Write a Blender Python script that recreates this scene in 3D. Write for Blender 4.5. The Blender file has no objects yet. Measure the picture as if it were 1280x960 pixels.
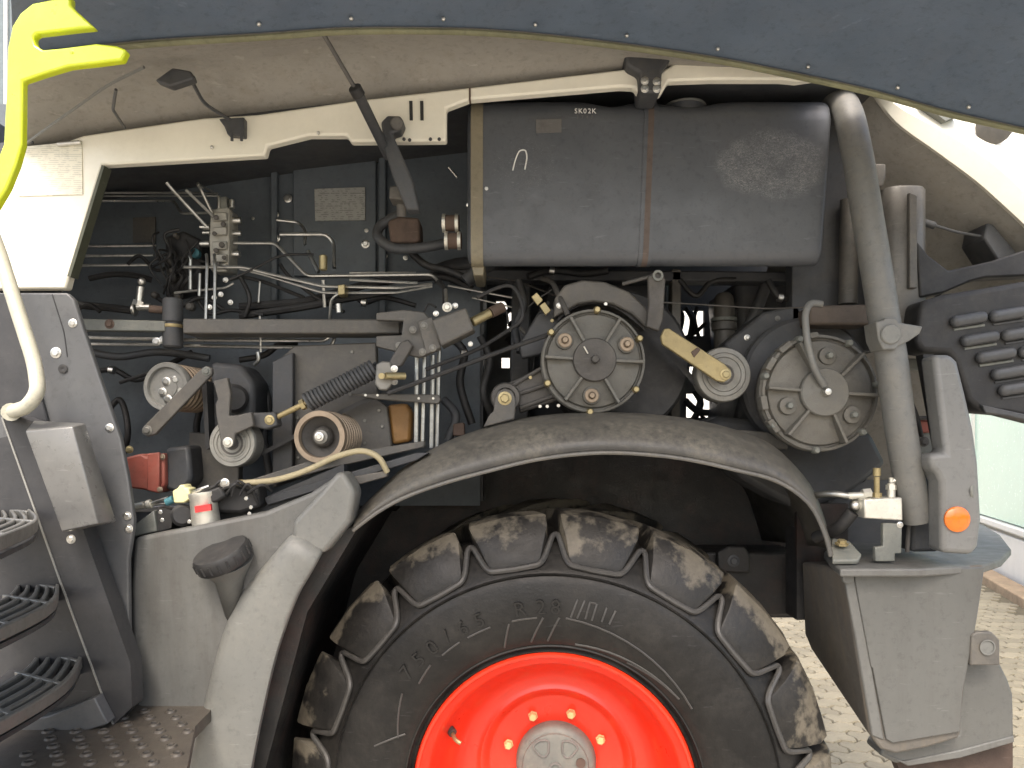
import bpy, bmesh, math, random
from mathutils import Vector, Matrix
R = math.radians
rnd = random.Random(7)
scn = bpy.context.scene
COL = scn.collection

# ------------------------------------------------------------------ camera
F, HY, CX, CY, CZ = 967.0, 550.0, 640.0, -2.14, 1.712
cam_d = bpy.data.cameras.new('camera'); cam = bpy.data.objects.new('camera', cam_d); COL.objects.link(cam)
cam.location = (0, CY, CZ); cam.rotation_euler = (R(90), 0, 0)
cam_d.sensor_width = 36; cam_d.lens = F/1280*36; cam_d.shift_y = (HY-480)/1280
cam_d.clip_start = .02; cam_d.clip_end = 400
scn.camera = cam
# ------------------------------------------------------------------ light
SUN_EL, SUN_AZ = 56, -10          # elevation; azimuth measured from -Y (behind the camera) towards +X
w = bpy.data.worlds.new('World'); scn.world = w; w.use_nodes = True
nt = w.node_tree; bg = nt.nodes['Background']
sky = nt.nodes.new('ShaderNodeTexSky'); sky.sky_type = 'NISHITA'; sky.sun_disc = False
sky.sun_elevation = R(SUN_EL); sky.sun_rotation = R(180-SUN_AZ); sky.dust_density = 6; sky.air_density = 1.2; sky.ozone_density = .6
nt.links.new(sky.outputs[0], bg.inputs[0]); bg.inputs[1].default_value = .15
sd = bpy.data.lights.new('sun', 'SUN'); sd.energy = .85; sd.angle = R(13); sd.color = (1, .98, .94)
sun = bpy.data.objects.new('sun', sd); COL.objects.link(sun)
to_sun = Vector((math.sin(R(SUN_AZ))*math.cos(R(SUN_EL)), -math.cos(R(SUN_AZ))*math.cos(R(SUN_EL)), math.sin(R(SUN_EL))))
sun.rotation_euler = to_sun.to_track_quat('Z', 'Y').to_euler()
vs = scn.view_settings; vs.view_transform = 'Standard'; vs.look = 'None'; vs.exposure = 1.52; vs.gamma = 1
vs.use_curve_mapping = False

# ------------------------------------------------------------------ helpers
def P(px, py, Y=0.0):
    d = Y-CY
    return Vector(((px-CX)*d/F, Y, CZ-(py-HY)*d/F))
def Q(px, py, z):
    d = (CZ-z)*F/(py-HY)
    return Vector(((px-CX)*d/F, d+CY, z))
def S(n, Y=0.0): return n*(Y-CY)/F
WL = {}
def V(a): return a if isinstance(a, Vector) else Vector(a)

class MB:
    def __init__(s): s.v = []; s.f = []
    def add(s, vs_, fs):
        b = len(s.v); s.v += [V(a) for a in vs_]; s.f += [tuple(i+b for i in f) for f in fs]; return s
    def prism(s, pts, Y0, Y1, keep=True):
        """outline in photo pixels at depth Y0, pushed straight back to Y1"""
        a = [P(x, y, Y0) for x, y in pts]; n = len(a)
        b = [Vector((p.x, Y1, p.z)) for p in a]
        return s.add(a+b, [tuple(range(n)), tuple(range(2*n-1, n-1, -1))]+[(i, i+n, (i+1) % n+n, (i+1) % n) for i in range(n)])
    def solid(s, pts, vec):
        n = len(pts); vec = V(vec)
        return s.add(list(pts)+[p+vec for p in pts], [tuple(range(n)), tuple(range(2*n-1, n-1, -1))]+[(i, i+n, (i+1) % n+n, (i+1) % n) for i in range(n)])
    def box(s, c, sz, rot=None):
        c = V(c); x, y, z = sz[0]/2, sz[1]/2, sz[2]/2
        vv = [Vector((i*x, j*y, k*z)) for i in (-1, 1) for j in (-1, 1) for k in (-1, 1)]
        if rot is not None: vv = [rot @ q for q in vv]
        return s.add([q+c for q in vv], [(0, 1, 3, 2), (4, 6, 7, 5), (0, 4, 5, 1), (2, 3, 7, 6), (0, 2, 6, 4), (1, 5, 7, 3)])
    def lathe(s, prof, c, axis=(0, 1, 0), n=32, closed=False, cap=True):
        c = V(c); ax = V(axis).normalized()
        u = ax.orthogonal().normalized(); w_ = ax.cross(u)
        vv = []; m = len(prof)
        for r, h in prof:
            for k in range(n):
                t = 2*math.pi*k/n
                vv.append(c+ax*h+(u*math.cos(t)+w_*math.sin(t))*max(r, 1e-5))
        ff = []
        for i in range(m if closed else m-1):
            j = (i+1) % m
            for k in range(n):
                ff.append((i*n+k, i*n+(k+1) % n, j*n+(k+1) % n, j*n+k))
        if not closed and cap:
            if prof[0][0] > 1e-4: ff.append(tuple(range(n-1, -1, -1)))
            if prof[-1][0] > 1e-4: ff.append(tuple(range((m-1)*n, m*n)))
        return s.add(vv, ff)
    def cyl(s, a, b, r, r2=None, n=16, ch=0):
        a, b = V(a), V(b); L = (b-a).length; r2 = r if r2 is None else r2
        pr = [(r, 0), (r2, L)] if not ch else [(r-ch, 0), (r, ch), (r2, L-ch), (r2-ch, L)]
        return s.lathe(pr, a, b-a, n)
    def sphere(s, c, r, n=14, sq=(1, 1, 1)):
        b = len(s.v)
        s.lathe([(r*math.sin(math.pi*i/8), -r*math.cos(math.pi*i/8)) for i in range(9)], (0, 0, 0), (0, 0, 1), n)
        for i in range(b, len(s.v)):
            q = s.v[i]; s.v[i] = Vector((q.x*sq[0], q.y*sq[1], q.z*sq[2]))+V(c)
        return s
    def tube(s, pts, r, n=8, fil=.02, closed=False, r2=None):
        pts = fillet([V(p) for p in pts], fil, closed)
        m = len(pts); prev = None; b = len(s.v); up = None
        for i, p in enumerate(pts):
            if closed: t = (pts[(i+1) % m]-pts[i-1])
            elif i == 0: t = pts[1]-p
            elif i == m-1: t = p-pts[i-1]
            else: t = (pts[i+1]-p).normalized()+(p-pts[i-1]).normalized()
            t.normalize()
            if up is None: up = t.orthogonal().normalized()
            up = (up-t*up.dot(t)); up = up.normalized() if up.length > 1e-6 else t.orthogonal().normalized()
            w_ = t.cross(up)
            rr = r if r2 is None else r+(r2-r)*i/(m-1)
            for k in range(n):
                a = 2*math.pi*k/n
                s.v.append(p+(up*math.cos(a)+w_*math.sin(a))*rr)
        for i in range(m if closed else m-1):
            j = (i+1) % m
            for k in range(n): s.f.append((b+i*n+k, b+i*n+(k+1) % n, b+j*n+(k+1) % n, b+j*n+k))
        if not closed:
            s.f.append(tuple(b+k for k in range(n-1, -1, -1))); s.f.append(tuple(b+(m-1)*n+k for k in range(n)))
        return s
    def loft(s, rows, close_u=False, thick=None):
        """grid of points; thick = vector to give the sheet real thickness"""
        m = len(rows); n = len(rows[0])
        def grid(off): return [tuple(off+q for q in (i*n+j, i*n+(j+1) % n, (i+1)*n+(j+1) % n, (i+1)*n+j)) for i in range(m-1) for j in range(n if close_u else n-1)]
        flat = [V(p) for r_ in rows for p in r_]
        if thick is None: return s.add(flat, grid(0))
        th = V(thick); N = m*n
        ff = grid(0)+[tuple(reversed(q)) for q in grid(N)]
        per = [(0, j) for j in range(n)]+[(i, n-1) for i in range(1, m)]+[(m-1, j) for j in range(n-2, -1, -1)]+[(i, 0) for i in range(m-2, 0, -1)]
        idx = [i*n+j for i, j in per]
        for a in range(len(idx)):
            p, q = idx[a], idx[(a+1) % len(idx)]
            ff.append((p, p+N, q+N, q))
        return s.add(flat+[p+th for p in flat], ff)
    def spring(s, a, b, rad, wire, turns, n=6, st=14):
        a, b = V(a), V(b); ax = (b-a).normalized(); u = ax.orthogonal().normalized(); w_ = ax.cross(u)
        pts = []
        for i in range(int(turns*st)+1):
            t = 2*math.pi*i/st
            pts.append(a+(b-a)*(i/(turns*st))+(u*math.cos(t)+w_*math.sin(t))*rad)
        return s.tube(pts, wire, n, 0)

def fillet(pts, rad, closed=False):
    if rad <= 0 or len(pts) < 3: return pts
    out = []; m = len(pts)
    rng = range(m) if closed else range(1, m-1)
    if not closed: out.append(pts[0])
    for i in rng:
        p, a, b = pts[i], pts[i-1], pts[(i+1) % m]
        u, v = a-p, b-p
        if u.length < 1e-7 or v.length < 1e-7: continue
        d = min(rad, u.length*.48, v.length*.48)
        s0, s1 = p+u.normalized()*d, p+v.normalized()*d
        for k in range(5):
            t = k/4
            out.append(s0*(1-t)**2+p*2*t*(1-t)+s1*t*t)
    if not closed: out.append(pts[-1])
    return out
def smoothline(pts, k=6):
    """Catmull-Rom through points (any dimension as Vector)"""
    pts = [Vector(p) for p in pts]; out = []
    for i in range(len(pts)-1):
        p0 = pts[max(i-1, 0)]; p1 = pts[i]; p2 = pts[i+1]; p3 = pts[min(i+2, len(pts)-1)]
        for j in range(k):
            t = j/k
            out.append(.5*((2*p1)+(p2-p0)*t+(2*p0-5*p1+4*p2-p3)*t*t+(3*p1-p0-3*p2+p3)*t**3))
    out.append(pts[-1]); return out
def resample(poly, n):
    poly = [Vector(p) for p in poly]; L = [0]
    for a, b in zip(poly, poly[1:]): L.append(L[-1]+(b-a).length)
    out = []; j = 0
    for i in range(n):
        t = L[-1]*i/(n-1)
        while j < len(poly)-2 and L[j+1] < t: j += 1
        q = (t-L[j])/max(L[j+1]-L[j], 1e-9); out.append(poly[j].lerp(poly[j+1], min(max(q, 0), 1)))
    return out

def finish(me, ang=38, recalc=True):
    if recalc:
        bm = bmesh.new(); bm.from_mesh(me); bmesh.ops.recalc_face_normals(bm, faces=bm.faces); bm.to_mesh(me); bm.free()
    me.polygons.foreach_set('use_smooth', [True]*len(me.polygons))
    me.set_sharp_from_angle(angle=R(ang))
def part(name, m, mat, parent=None, bevel=0, ang=38, origin=None, label=None, seg=2, kind=None):
    me = bpy.data.meshes.new(name)
    if origin is None:
        lo = Vector((min(p.x for p in m.v), min(p.y for p in m.v), min(p.z for p in m.v)))
        hi = Vector((max(p.x for p in m.v), max(p.y for p in m.v), max(p.z for p in m.v)))
        origin = (lo+hi)/2
    origin = V(origin)
    me.from_pydata([p-origin for p in m.v], [], m.f); me.validate(); finish(me, ang)
    me.materials.append(mat)
    o = bpy.data.objects.new(name, me); COL.objects.link(o)
    WL[o] = origin
    if parent: o.parent = parent; o.location = origin-WL[parent]
    else: o.location = origin
    if bevel:
        b = o.modifiers.new('bevel', 'BEVEL'); b.width = bevel; b.segments = seg; b.limit_method = 'ANGLE'; b.angle_limit = R(35)
    if label: o['label'] = label
    if kind: o['kind'] = kind
    return o
def inst(name, src, parent, loc, rot=None):
    o = src.copy(); o.name = name; COL.objects.link(o); loc = V(loc); WL[o] = loc
    o.parent = parent; o.location = loc-WL[parent] if parent else loc
    if rot is not None: o.rotation_euler = rot
    return o
def thing(name, label, cat, loc, group=None):
    o = bpy.data.objects.new(name, None); COL.objects.link(o); o.location = loc; WL[o] = V(loc)
    o.empty_display_size = .2; o['label'] = label; o['category'] = cat
    if group: o['group'] = group
    return o
def tag(o, label, cat, group=None):
    o['label'] = label; o['category'] = cat
    if group: o['group'] = group
    return o
def text_mb(txt, size, depth=.0015, m=None, at=None, basis=None):
    """mesh of a word; basis maps text x,y,z to the world"""
    cu = bpy.data.curves.new('t', 'FONT'); cu.body = txt; cu.size = size; cu.extrude = depth; cu.align_x = 'CENTER'; cu.align_y = 'CENTER'; cu.resolution_u = 3
    ob = bpy.data.objects.new('t', cu); COL.objects.link(ob)
    dg = bpy.context.evaluated_depsgraph_get(); me = bpy.data.meshes.new_from_object(ob.evaluated_get(dg))
    m = m or MB()
    m.add([(basis @ v.co if basis else v.co)+V(at or (0, 0, 0)) for v in me.vertices], [tuple(p.vertices) for p in me.polygons])
    bpy.data.objects.remove(ob); bpy.data.curves.remove(cu); bpy.data.meshes.remove(me)
    return m
FACE = Matrix(((1, 0, 0), (0, 0, -1), (0, 1, 0)))       # text laid on a wall that faces -Y

# ------------------------------------------------------------------ materials
def mat(name, col, rough=.5, metal=0.0, var=.18, dust=None, dusta=.35, dscale=7.0, up=.5, bump=.06, bscale=160.0, grime=None, ga=.0, gscale=4.0, coat=0.0, streak=False, spec=.5, scuff=1.0):
    m = bpy.data.materials.new(name); m.use_nodes = True
    t = m.node_tree; L = t.links; N = t.nodes; b = N['Principled BSDF']
    geo = N.new('ShaderNodeNewGeometry'); pos = geo.outputs['Position']
    def noise(sc, det=6, ro=.6, vec=None, dist=0):
        n = N.new('ShaderNodeTexNoise'); n.inputs['Scale'].default_value = sc; n.inputs['Detail'].default_value = det
        n.inputs['Roughness'].default_value = ro; n.inputs['Distortion'].default_value = dist; L.new(vec or pos, n.inputs['Vector']); return n.outputs['Fac']
    def ramp(s, a, c):
        r = N.new('ShaderNodeMapRange'); r.inputs[1].default_value = a; r.inputs[2].default_value = c; L.new(s, r.inputs[0]); return r.outputs[0]
    def mul(a, k, op='MULTIPLY'):
        x = N.new('ShaderNodeMath'); x.operation = op; L.new(a, x.inputs[0])
        if isinstance(k, (int, float)): x.inputs[1].default_value = k
        else: L.new(k, x.inputs[1])
        x.use_clamp = True; return x.outputs[0]
    def mix(f, a, c):
        x = N.new('ShaderNodeMix'); x.data_type = 'RGBA'; L.new(f, x.inputs[0])
        for sl, q in ((6, a), (7, c)):
            if isinstance(q, tuple): x.inputs[sl].default_value = (*q, 1)
            else: L.new(q, x.inputs[sl])
        return x.outputs[2]
    lo = tuple(c*(1-var) for c in col); hi = tuple(min(1, c*(1+var)) for c in col)
    c = mix(ramp(noise(5, 8, .65), .3, .7), lo, hi)
    rsrc = ramp(noise(22, 5), .25, .75)
    if scuff:
        # rubbed-in dirt specks and short pale rub marks
        c = mix(mul(ramp(noise(48, 8, .75), .52, .66), .38*scuff), c, tuple(q*.45 for q in col))
        sm_ = N.new('ShaderNodeMapping'); sm_.inputs['Rotation'].default_value = (.3, .5, .2); sm_.inputs['Scale'].default_value = (16, 16, 130); L.new(pos, sm_.inputs[0])
        c = mix(mul(ramp(noise(1, 3, .6, sm_.outputs[0]), .66, .72), .30*scuff), c, tuple(min(1, q*1.5+.05) for q in col))
    if grime is not None:
        vec = pos
        if streak:
            mp = N.new('ShaderNodeMapping'); mp.inputs['Scale'].default_value = (3, 3, .35); L.new(pos, mp.inputs[0]); vec = mp.outputs[0]
        gf = mul(ramp(noise(gscale, 9, .7, vec, .3), .48, .68), ga)
        c = mix(gf, c, grime)
    if dust is not None:
        sx = N.new('ShaderNodeSeparateXYZ'); L.new(geo.outputs['Normal'], sx.inputs[0])
        upf = mul(ramp(sx.outputs[2], -.1, .9), up)
        df = mul(mul(ramp(noise(dscale, 10, .72, None, .5), .42, .72), upf, 'ADD'), mul(ramp(noise(60, 4, .7), .2, .8), dusta))
        c = mix(df, c, dust)
        rr = N.new('ShaderNodeMix'); rr.data_type = 'FLOAT'; L.new(df, rr.inputs[0])
        mr = N.new('ShaderNodeMapRange'); mr.inputs[3].default_value = max(rough-.1, .03); mr.inputs[4].default_value = min(rough+.12, 1); L.new(rsrc, mr.inputs[0])
        L.new(mr.outputs[0], rr.inputs[2]); rr.inputs[3].default_value = .95; L.new(rr.outputs[0], b.inputs['Roughness'])
    else:
        mr = N.new('ShaderNodeMapRange'); mr.inputs[3].default_value = max(rough-.1, .03); mr.inputs[4].default_value = min(rough+.12, 1); L.new(rsrc, mr.inputs[0])
        L.new(mr.outputs[0], b.inputs['Roughness'])
    L.new(c, b.inputs['Base Color']); b.inputs['Metallic'].default_value = metal
    b.inputs['Specular IOR Level'].default_value = spec
    if coat: b.inputs['Coat Weight'].default_value = coat; b.inputs['Coat Roughness'].default_value = .15
    if bump:
        bn = N.new('ShaderNodeBump'); bn.inputs['Strength'].default_value = bump; bn.inputs['Distance'].default_value = .004
        L.new(noise(bscale, 6, .65), bn.inputs['Height']); L.new(bn.outputs[0], b.inputs['Normal'])
    m['_c'] = 0; m['tools'] = 0
    return m, dict(t=t, N=N, L=L, b=b, pos=pos, noise=noise, ramp=ramp, mul=mul, mix=mix, c=c)
def M(*a, **k): return mat(*a, **k)[0]
DUST = (.27, .235, .18)
m_cream = M('cream_paint', (.82, .79, .67), .38, var=.05, dust=(.45, .40, .28), dusta=.25, coat=.2, bump=.02, scuff=.0)
m_tan = M('dusty_flap_lining', (.30, .285, .255), .75, var=.12, dust=(.16, .13, .08), dusta=.5, dscale=10, bump=.12)
m_skirt = M('flap_skirt_plastic', (.115, .15, .20), .42, var=.12, dust=(.22, .2, .18), dusta=.18, bump=.1, bscale=300)
m_lime = M('lime_green_paint', (.62, .72, .02), .3, var=.06, coat=.5, bump=.02, dust=(.5, .48, .3), dusta=.15, scuff=.0)
m_limeedge = M('worn_lime_edge', (.19, .19, .11), .6, var=.3, dust=(.15, .13, .08), dusta=.7, dscale=25)
m_seal = M('greenish_seal', (.075, .08, .055), .6)
m_rail = M('cream_rail_paint', (.44, .43, .35), .4, var=.06, dust=(.4, .36, .26), dusta=.25)
m_louv = M('louvre_plastic', (.058, .060, .063), .42, var=.15, dust=(.13, .125, .11), dusta=.35)
m_bay = M('bay_wall_paint', (.098, .116, .132), .5, var=.2, dust=(.12, .13, .135), dusta=.4, dscale=5)
m_dark = M('dark_grey_paint', (.050, .053, .058), .5, var=.25, dust=(.14, .125, .10), dusta=.5, dscale=9)
m_black = M('black_rubber', (.018, .018, .019), .55, var=.2, dust=(.12, .11, .09), dusta=.35, dscale=14)
m_frame = M('frame_grey_paint', (.085, .081, .074), .5, var=.15, dust=DUST, dusta=.45, dscale=12)
m_panel = M('grey_body_paint', (.112, .113, .107), .45, var=.08, dust=(.22, .21, .18), dusta=.35, dscale=3, bump=.03, grime=(.075, .071, .065), ga=.85, gscale=2.6, streak=True)
m_bumper = M('light_grey_body_paint', (.155, .157, .147), .42, var=.05, dust=(.36, .34, .28), dusta=.3, dscale=5, bump=.03)
m_plate = M('steel_grey_panel_paint', (.085, .088, .092), .38, var=.08, dust=(.22, .21, .19), dusta=.25, dscale=6, bump=.02)
m_stringer = M('dark_step_paint', (.030, .031, .034), .42, var=.1, dust=(.15, .14, .13), dusta=.2, dscale=9)
m_boxp = M('satin_box_paint', (.15, .15, .145), .3, metal=.25, var=.08, dust=(.3, .28, .24), dusta=.2, bump=.02)
m_steel = M('zinc_steel', (.66, .65, .61), .3, 1.0, var=.15, dust=(.3, .28, .22), dusta=.3, dscale=20)
m_pipe = M('bright_pipe', (.55, .55, .52), .32, 1.0, var=.25, dust=(.16, .15, .13), dusta=.6, dscale=16)
m_cast = M('cast_aluminium', (.145, .142, .128), .6, .25, var=.2, dust=(.23, .205, .16), dusta=.55, dscale=11, bump=.25, bscale=260)
m_cast2 = M('dusty_cast_aluminium', (.135, .13, .115), .6, .2, var=.25, dust=(.24, .215, .17), dusta=.6, dscale=8, bump=.3, bscale=240)
m_alloy = M('pale_alloy', (.36, .35, .31), .5, .3, var=.15, dust=(.42, .39, .32), dusta=.4, dscale=40, bump=.1)
m_castd = M('dark_cast_hub', (.085, .08, .075), .6, .3, var=.3, dust=(.2, .18, .14), dusta=.4, dscale=18, bump=.2)
m_disc = M('worn_roller_steel', (.20, .195, .178), .5, .55, var=.2, dust=(.3, .27, .21), dusta=.5, dscale=25, bump=.12)
m_zinc = M('yellow_zinc', (.36, .29, .145), .5, .5, var=.3, dust=(.35, .3, .2), dusta=.5, dscale=35, bump=.15)
m_brass = M('brass', (.42, .35, .19), .42, .7, var=.25, dust=(.3, .25, .14), dusta=.35, dscale=40)
m_copper = M('rusty_pulley', (.30, .235, .17), .5, .55, var=.35, dust=(.35, .30, .24), dusta=.4, dscale=30)
m_rust = M('rusty_brown', (.10, .066, .05), .75, var=.35, dust=(.17, .135, .10), dusta=.5, dscale=15)
m_amberp = M('oily_brown_cover', (.33, .17, .05), .5, var=.3, dust=(.2, .15, .09), dusta=.4)
m_red = M('red_pump_paint', (.33, .085, .06), .5, var=.2, dust=(.30, .18, .13), dusta=.6, dscale=14)
m_rim = M('red_rim_paint', (.72, .030, .008), .33, var=.05, coat=.4, bump=.01, dust=(.55, .16, .08), dusta=.12, scuff=.0)
m_hub = M('grey_hub_paint', (.145, .152, .138), .5, var=.1, dust=(.38, .36, .28), dusta=.4, dscale=20)
m_nut = M('cream_yellow_nut', (.72, .55, .24), .5, var=.12, dust=(.5, .42, .25), dusta=.3)
m_mud = M('fender_dusty_plastic', (.052, .050, .047), .34, var=.15, dust=(.25, .225, .175), dusta=.8, dscale=2.6, up=.75, bump=.1, grime=(.020, .020, .020), ga=.45, gscale=5)
m_lip = M('scuffed_fender_lip', (.10, .097, .09), .4, var=.3, dust=(.28, .25, .19), dusta=.5, dscale=12)
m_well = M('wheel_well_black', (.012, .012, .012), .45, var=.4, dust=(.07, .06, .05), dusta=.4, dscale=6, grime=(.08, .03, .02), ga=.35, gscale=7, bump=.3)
m_wash = M('side_box_paint', (.098, .099, .093), .4, var=.06, dust=(.15, .146, .13), dusta=.35, dscale=3, grime=(.07, .066, .06), ga=.35, gscale=5, streak=True, bump=.03)
m_boxside = M('streaked_box_side', (.095, .088, .078), .5, var=.15, dust=(.17, .145, .11), dusta=.5, dscale=6, grime=(.15, .12, .085), ga=.6, gscale=7, streak=True)
m_silver = M('bare_valve_block', (.72, .70, .62), .4, .7, var=.15, dust=(.5, .46, .35), dusta=.4, dscale=30)
m_tread = M('galvanised_step', (.20, .20, .19), .4, .6, var=.2, dust=(.25, .23, .19), dusta=.5, dscale=14)
m_floor = M('muddy_platform', (.060, .052, .044), .45, .1, var=.25, dust=(.16, .135, .10), dusta=.5, dscale=7, up=.2, bump=.2)
m_pipeg = M('grey_pipe_paint', (.145, .146, .138), .42, var=.1, dust=(.29, .26, .2), dusta=.4, dscale=18, bump=.1)
m_canister = M('grey_canister_paint', (.125, .12, .11), .38, .2, var=.08, dust=(.32, .29, .23), dusta=.3)
m_strap = M('worn_strap', (.20, .175, .12), .55, var=.2, dust=(.3, .26, .17), dusta=.4, dscale=12)
m_strapd = M('brown_strap_stain', (.095, .072, .06), .55, var=.3, dust=(.14, .10, .08), dusta=.4)
m_brownt = M('brown_stained_tube', (.085, .066, .052), .6, var=.3, dust=(.16, .125, .09), dusta=.5)
m_lgrey = M('light_grey_pulley_paint', (.24, .24, .225), .45, .2, var=.12, dust=(.32, .30, .25), dusta=.45, dscale=25)
m_rustd = M('dark_rust', (.055, .036, .028), .8, var=.4, dust=(.12, .085, .06), dusta=.5, dscale=18, bump=.3)
m_roller = M('turned_roller_steel', (.30, .295, .27), .42, .6, var=.15, dust=(.26, .24, .2), dusta=.4, dscale=30, bump=.1)
m_beige = M('beige_hose', (.42, .36, .22), .6, var=.15, dust=(.3, .26, .18), dusta=.4)
m_white = M('white_plastic', (.78, .77, .70), .5, var=.06, dust=(.5, .46, .36), dusta=.3)
m_yellowpl = M('pale_yellow_plastic', (.75, .70, .38), .5, var=.08)
m_teal = M('teal_connector', (.05, .16, .19), .5)
m_redmark = M('red_print', (.55, .04, .04), .5)
m_amber = M('amber_lens', (.75, .17, .006), .15, var=.05, coat=.6, bump=.05, bscale=500)
m_chalk = M('white_marking', (.75, .75, .72), .8, var=.15)
m_light = M('tail_panel_paint', (.165, .166, .16), .36, var=.05, dust=(.22, .215, .2), dusta=.3, bump=.02)

# fuel tank: dark plastic with two scuffed patches that belong to the wall of the tank
m_tank, k = mat('tank_plastic', (.080, .086, .096), .36, var=.12, dust=(.16, .155, .15), dusta=.25, dscale=4, up=.4, bump=.08, bscale=220)
def patch(k, c0, cx, cz, rx, rz, sc, thr, col, amt):
    N, L = k['N'], k['L']
    mp = N.new('ShaderNodeMapping'); mp.vector_type = 'POINT'
    mp.inputs['Location'].default_value = (-cx/rx, 0, -cz/rz); mp.inputs['Scale'].default_value = (1/rx, 0, 1/rz); L.new(k['pos'], mp.inputs[0])
    ds = N.new('ShaderNodeVectorMath'); ds.operation = 'LENGTH'; L.new(mp.outputs[0], ds.inputs[0])
    edge = N.new('ShaderNodeMath'); edge.operation = 'ADD'; L.new(ds.outputs['Value'], edge.inputs[0])
    sn = N.new('ShaderNodeMath'); sn.operation = 'MULTIPLY'; L.new(k['noise'](14, 4), sn.inputs[0]); sn.inputs[1].default_value = .5; L.new(sn.outputs[0], edge.inputs[1])
    f1 = N.new('ShaderNodeMapRange'); f1.inputs[1].default_value = 1.32; f1.inputs[2].default_value = 1.1; L.new(edge.outputs[0], f1.inputs[0])
    mq = N.new('ShaderNodeMapping'); mq.inputs['Scale'].default_value = (1, 1, 1.9); mq.inputs['Rotation'].default_value = (0, .5, 0); L.new(k['pos'], mq.inputs[0])
    f2 = k['mul'](k['ramp'](k['noise'](sc*.62, 8, .8, mq.outputs[0], 1.6), thr-.04, thr+.12), k['ramp'](k['noise'](22, 5, .7), .30, .55))
    return k['mix'](k['mul'](k['mul'](f1.outputs[0], f2), amt), c0, col)
pc = P(962, 210, .1); c = patch(k, k['c'], pc.x, pc.z, .155, .10, 210, .50, (.36, .36, .36), .6)
pc = P(655, 212, .1); c = patch(k, c, pc.x, pc.z, .10, .09, 200, .58, (.30, .30, .31), .6)
k['L'].new(c, k['b'].inputs['Base Color'])

# tyre rubber and lug rubber with dried mud
m_tyre = M('tyre_rubber', (.010, .0097, .0093), .36, spec=.28, var=.3, dust=(.058, .052, .044), dusta=.55, dscale=5, up=.3, bump=.25, bscale=90)
m_ribr = M('worn_highlit_rubber_edge', (.045, .043, .041), .42, var=.25, dust=(.11, .10, .08), dusta=.4, bump=.1)  # paler grey: wear plus a painted highlight along the raised rubber edges
m_letter = M('raised_letter_rubber', (.008, .008, .008), .3, var=.2)
m_lug, k = mat('muddy_lug_rubber', (.012, .0115, .011), .38, spec=.32, var=.25, dust=(.075, .066, .053), dusta=.4, dscale=8, up=.4, bump=.35, bscale=70)
# dried mud clings to the tread: by distance from the axle
N, L = k['N'], k['L']
WC = P(692, 987, 0)     # wheel centre
sub = N.new('ShaderNodeVectorMath'); sub.operation = 'SUBTRACT'; L.new(k['pos'], sub.inputs[0]); sub.inputs[1].default_value = (WC.x, 0, WC.z)
mm = N.new('ShaderNodeVectorMath'); mm.operation = 'MULTIPLY'; L.new(sub.outputs[0], mm.inputs[0]); mm.inputs[1].default_value = (1, 0, 1)
ln = N.new('ShaderNodeVectorMath'); ln.operation = 'LENGTH'; L.new(mm.outputs[0], ln.inputs[0])
rf = N.new('ShaderNodeMapRange'); rf.inputs[1].default_value = .64; rf.inputs[2].default_value = .755; L.new(ln.outputs['Value'], rf.inputs[0])
th = N.new('ShaderNodeMath'); th.operation = 'MULTIPLY_ADD'; L.new(rf.outputs[0], th.inputs[0]); th.inputs[1].default_value = .23; L.new(k['noise'](9, 7, .6), th.inputs[2])
mf = k['mul'](k['ramp'](th.outputs[0], .655, .74), .65)
mudc = k['mix'](k['noise'](40, 6), (.09, .078, .058), (.235, .205, .155))
L.new(k['mix'](mf, k['c'], mudc), k['b'].inputs['Base Color'])

# printed plates
def printed(name, base, ink, sc, thr=.55, rows=60.0, amt=.6):
    m, k = mat(name, base, .5, var=.06, bump=0)
    N, L = k['N'], k['L']
    mp = N.new('ShaderNodeMapping'); mp.inputs['Scale'].default_value = (sc, 0, rows); L.new(k['pos'], mp.inputs[0])
    n = N.new('ShaderNodeTexNoise'); n.inputs['Scale'].default_value = 1; n.inputs['Detail'].default_value = 2; L.new(mp.outputs[0], n.inputs['Vector'])
    wv = N.new('ShaderNodeTexWave'); wv.bands_direction = 'Z'; wv.inputs['Scale'].default_value = rows*.62; L.new(k['pos'], wv.inputs['Vector'])
    f = k['mul'](k['ramp'](n.outputs['Fac'], thr, thr+.04), k['ramp'](wv.outputs['Fac'], .45, .6))
    L.new(k['mix'](k['mul'](f, amt), k['c'], ink), k['b'].inputs['Base Color'])
    return m
m_plabel = printed('instruction_print', (.76, .73, .60), (.30, .30, .24), 45, .46, 90, .38)
m_glabel = printed('grey_type_plate', (.34, .345, .32), (.15, .15, .14), 70, .5, 70)
m_tlabel = M('worn_tank_label', (.12, .115, .11), .5, var=.1)

# ------------------------------------------------------------------ setting
def structure(name, m, mt, **kw):
    o = part(name, m, mt, None, **kw); o['kind'] = 'structure'; return o
m_ground = M('bedding_sand', (.10, .085, .055), .95, var=.25, bump=.4, bscale=60)
m_paver, k = mat('concrete_paver', (.215, .19, .138), .85, var=.12, dust=(.24, .20, .13), dusta=.4, dscale=18, up=.2, bump=.3, bscale=120)
oi = k['N'].new('ShaderNodeObjectInfo'); hv = k['N'].new('ShaderNodeHueSaturation'); k['L'].new(k['c'], hv.inputs['Color'])
vr = k['N'].new('ShaderNodeMapRange'); vr.inputs[3].default_value = .82; vr.inputs[4].default_value = 1.12; k['L'].new(oi.outputs['Random'], vr.inputs[0]); k['L'].new(vr.outputs[0], hv.inputs['Value'])
k['L'].new(hv.outputs[0], k['b'].inputs['Base Color'])
m_farpave = M('far_pavement', (.34, .315, .265), .9, var=.12, bump=.2, scuff=.0)
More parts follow.
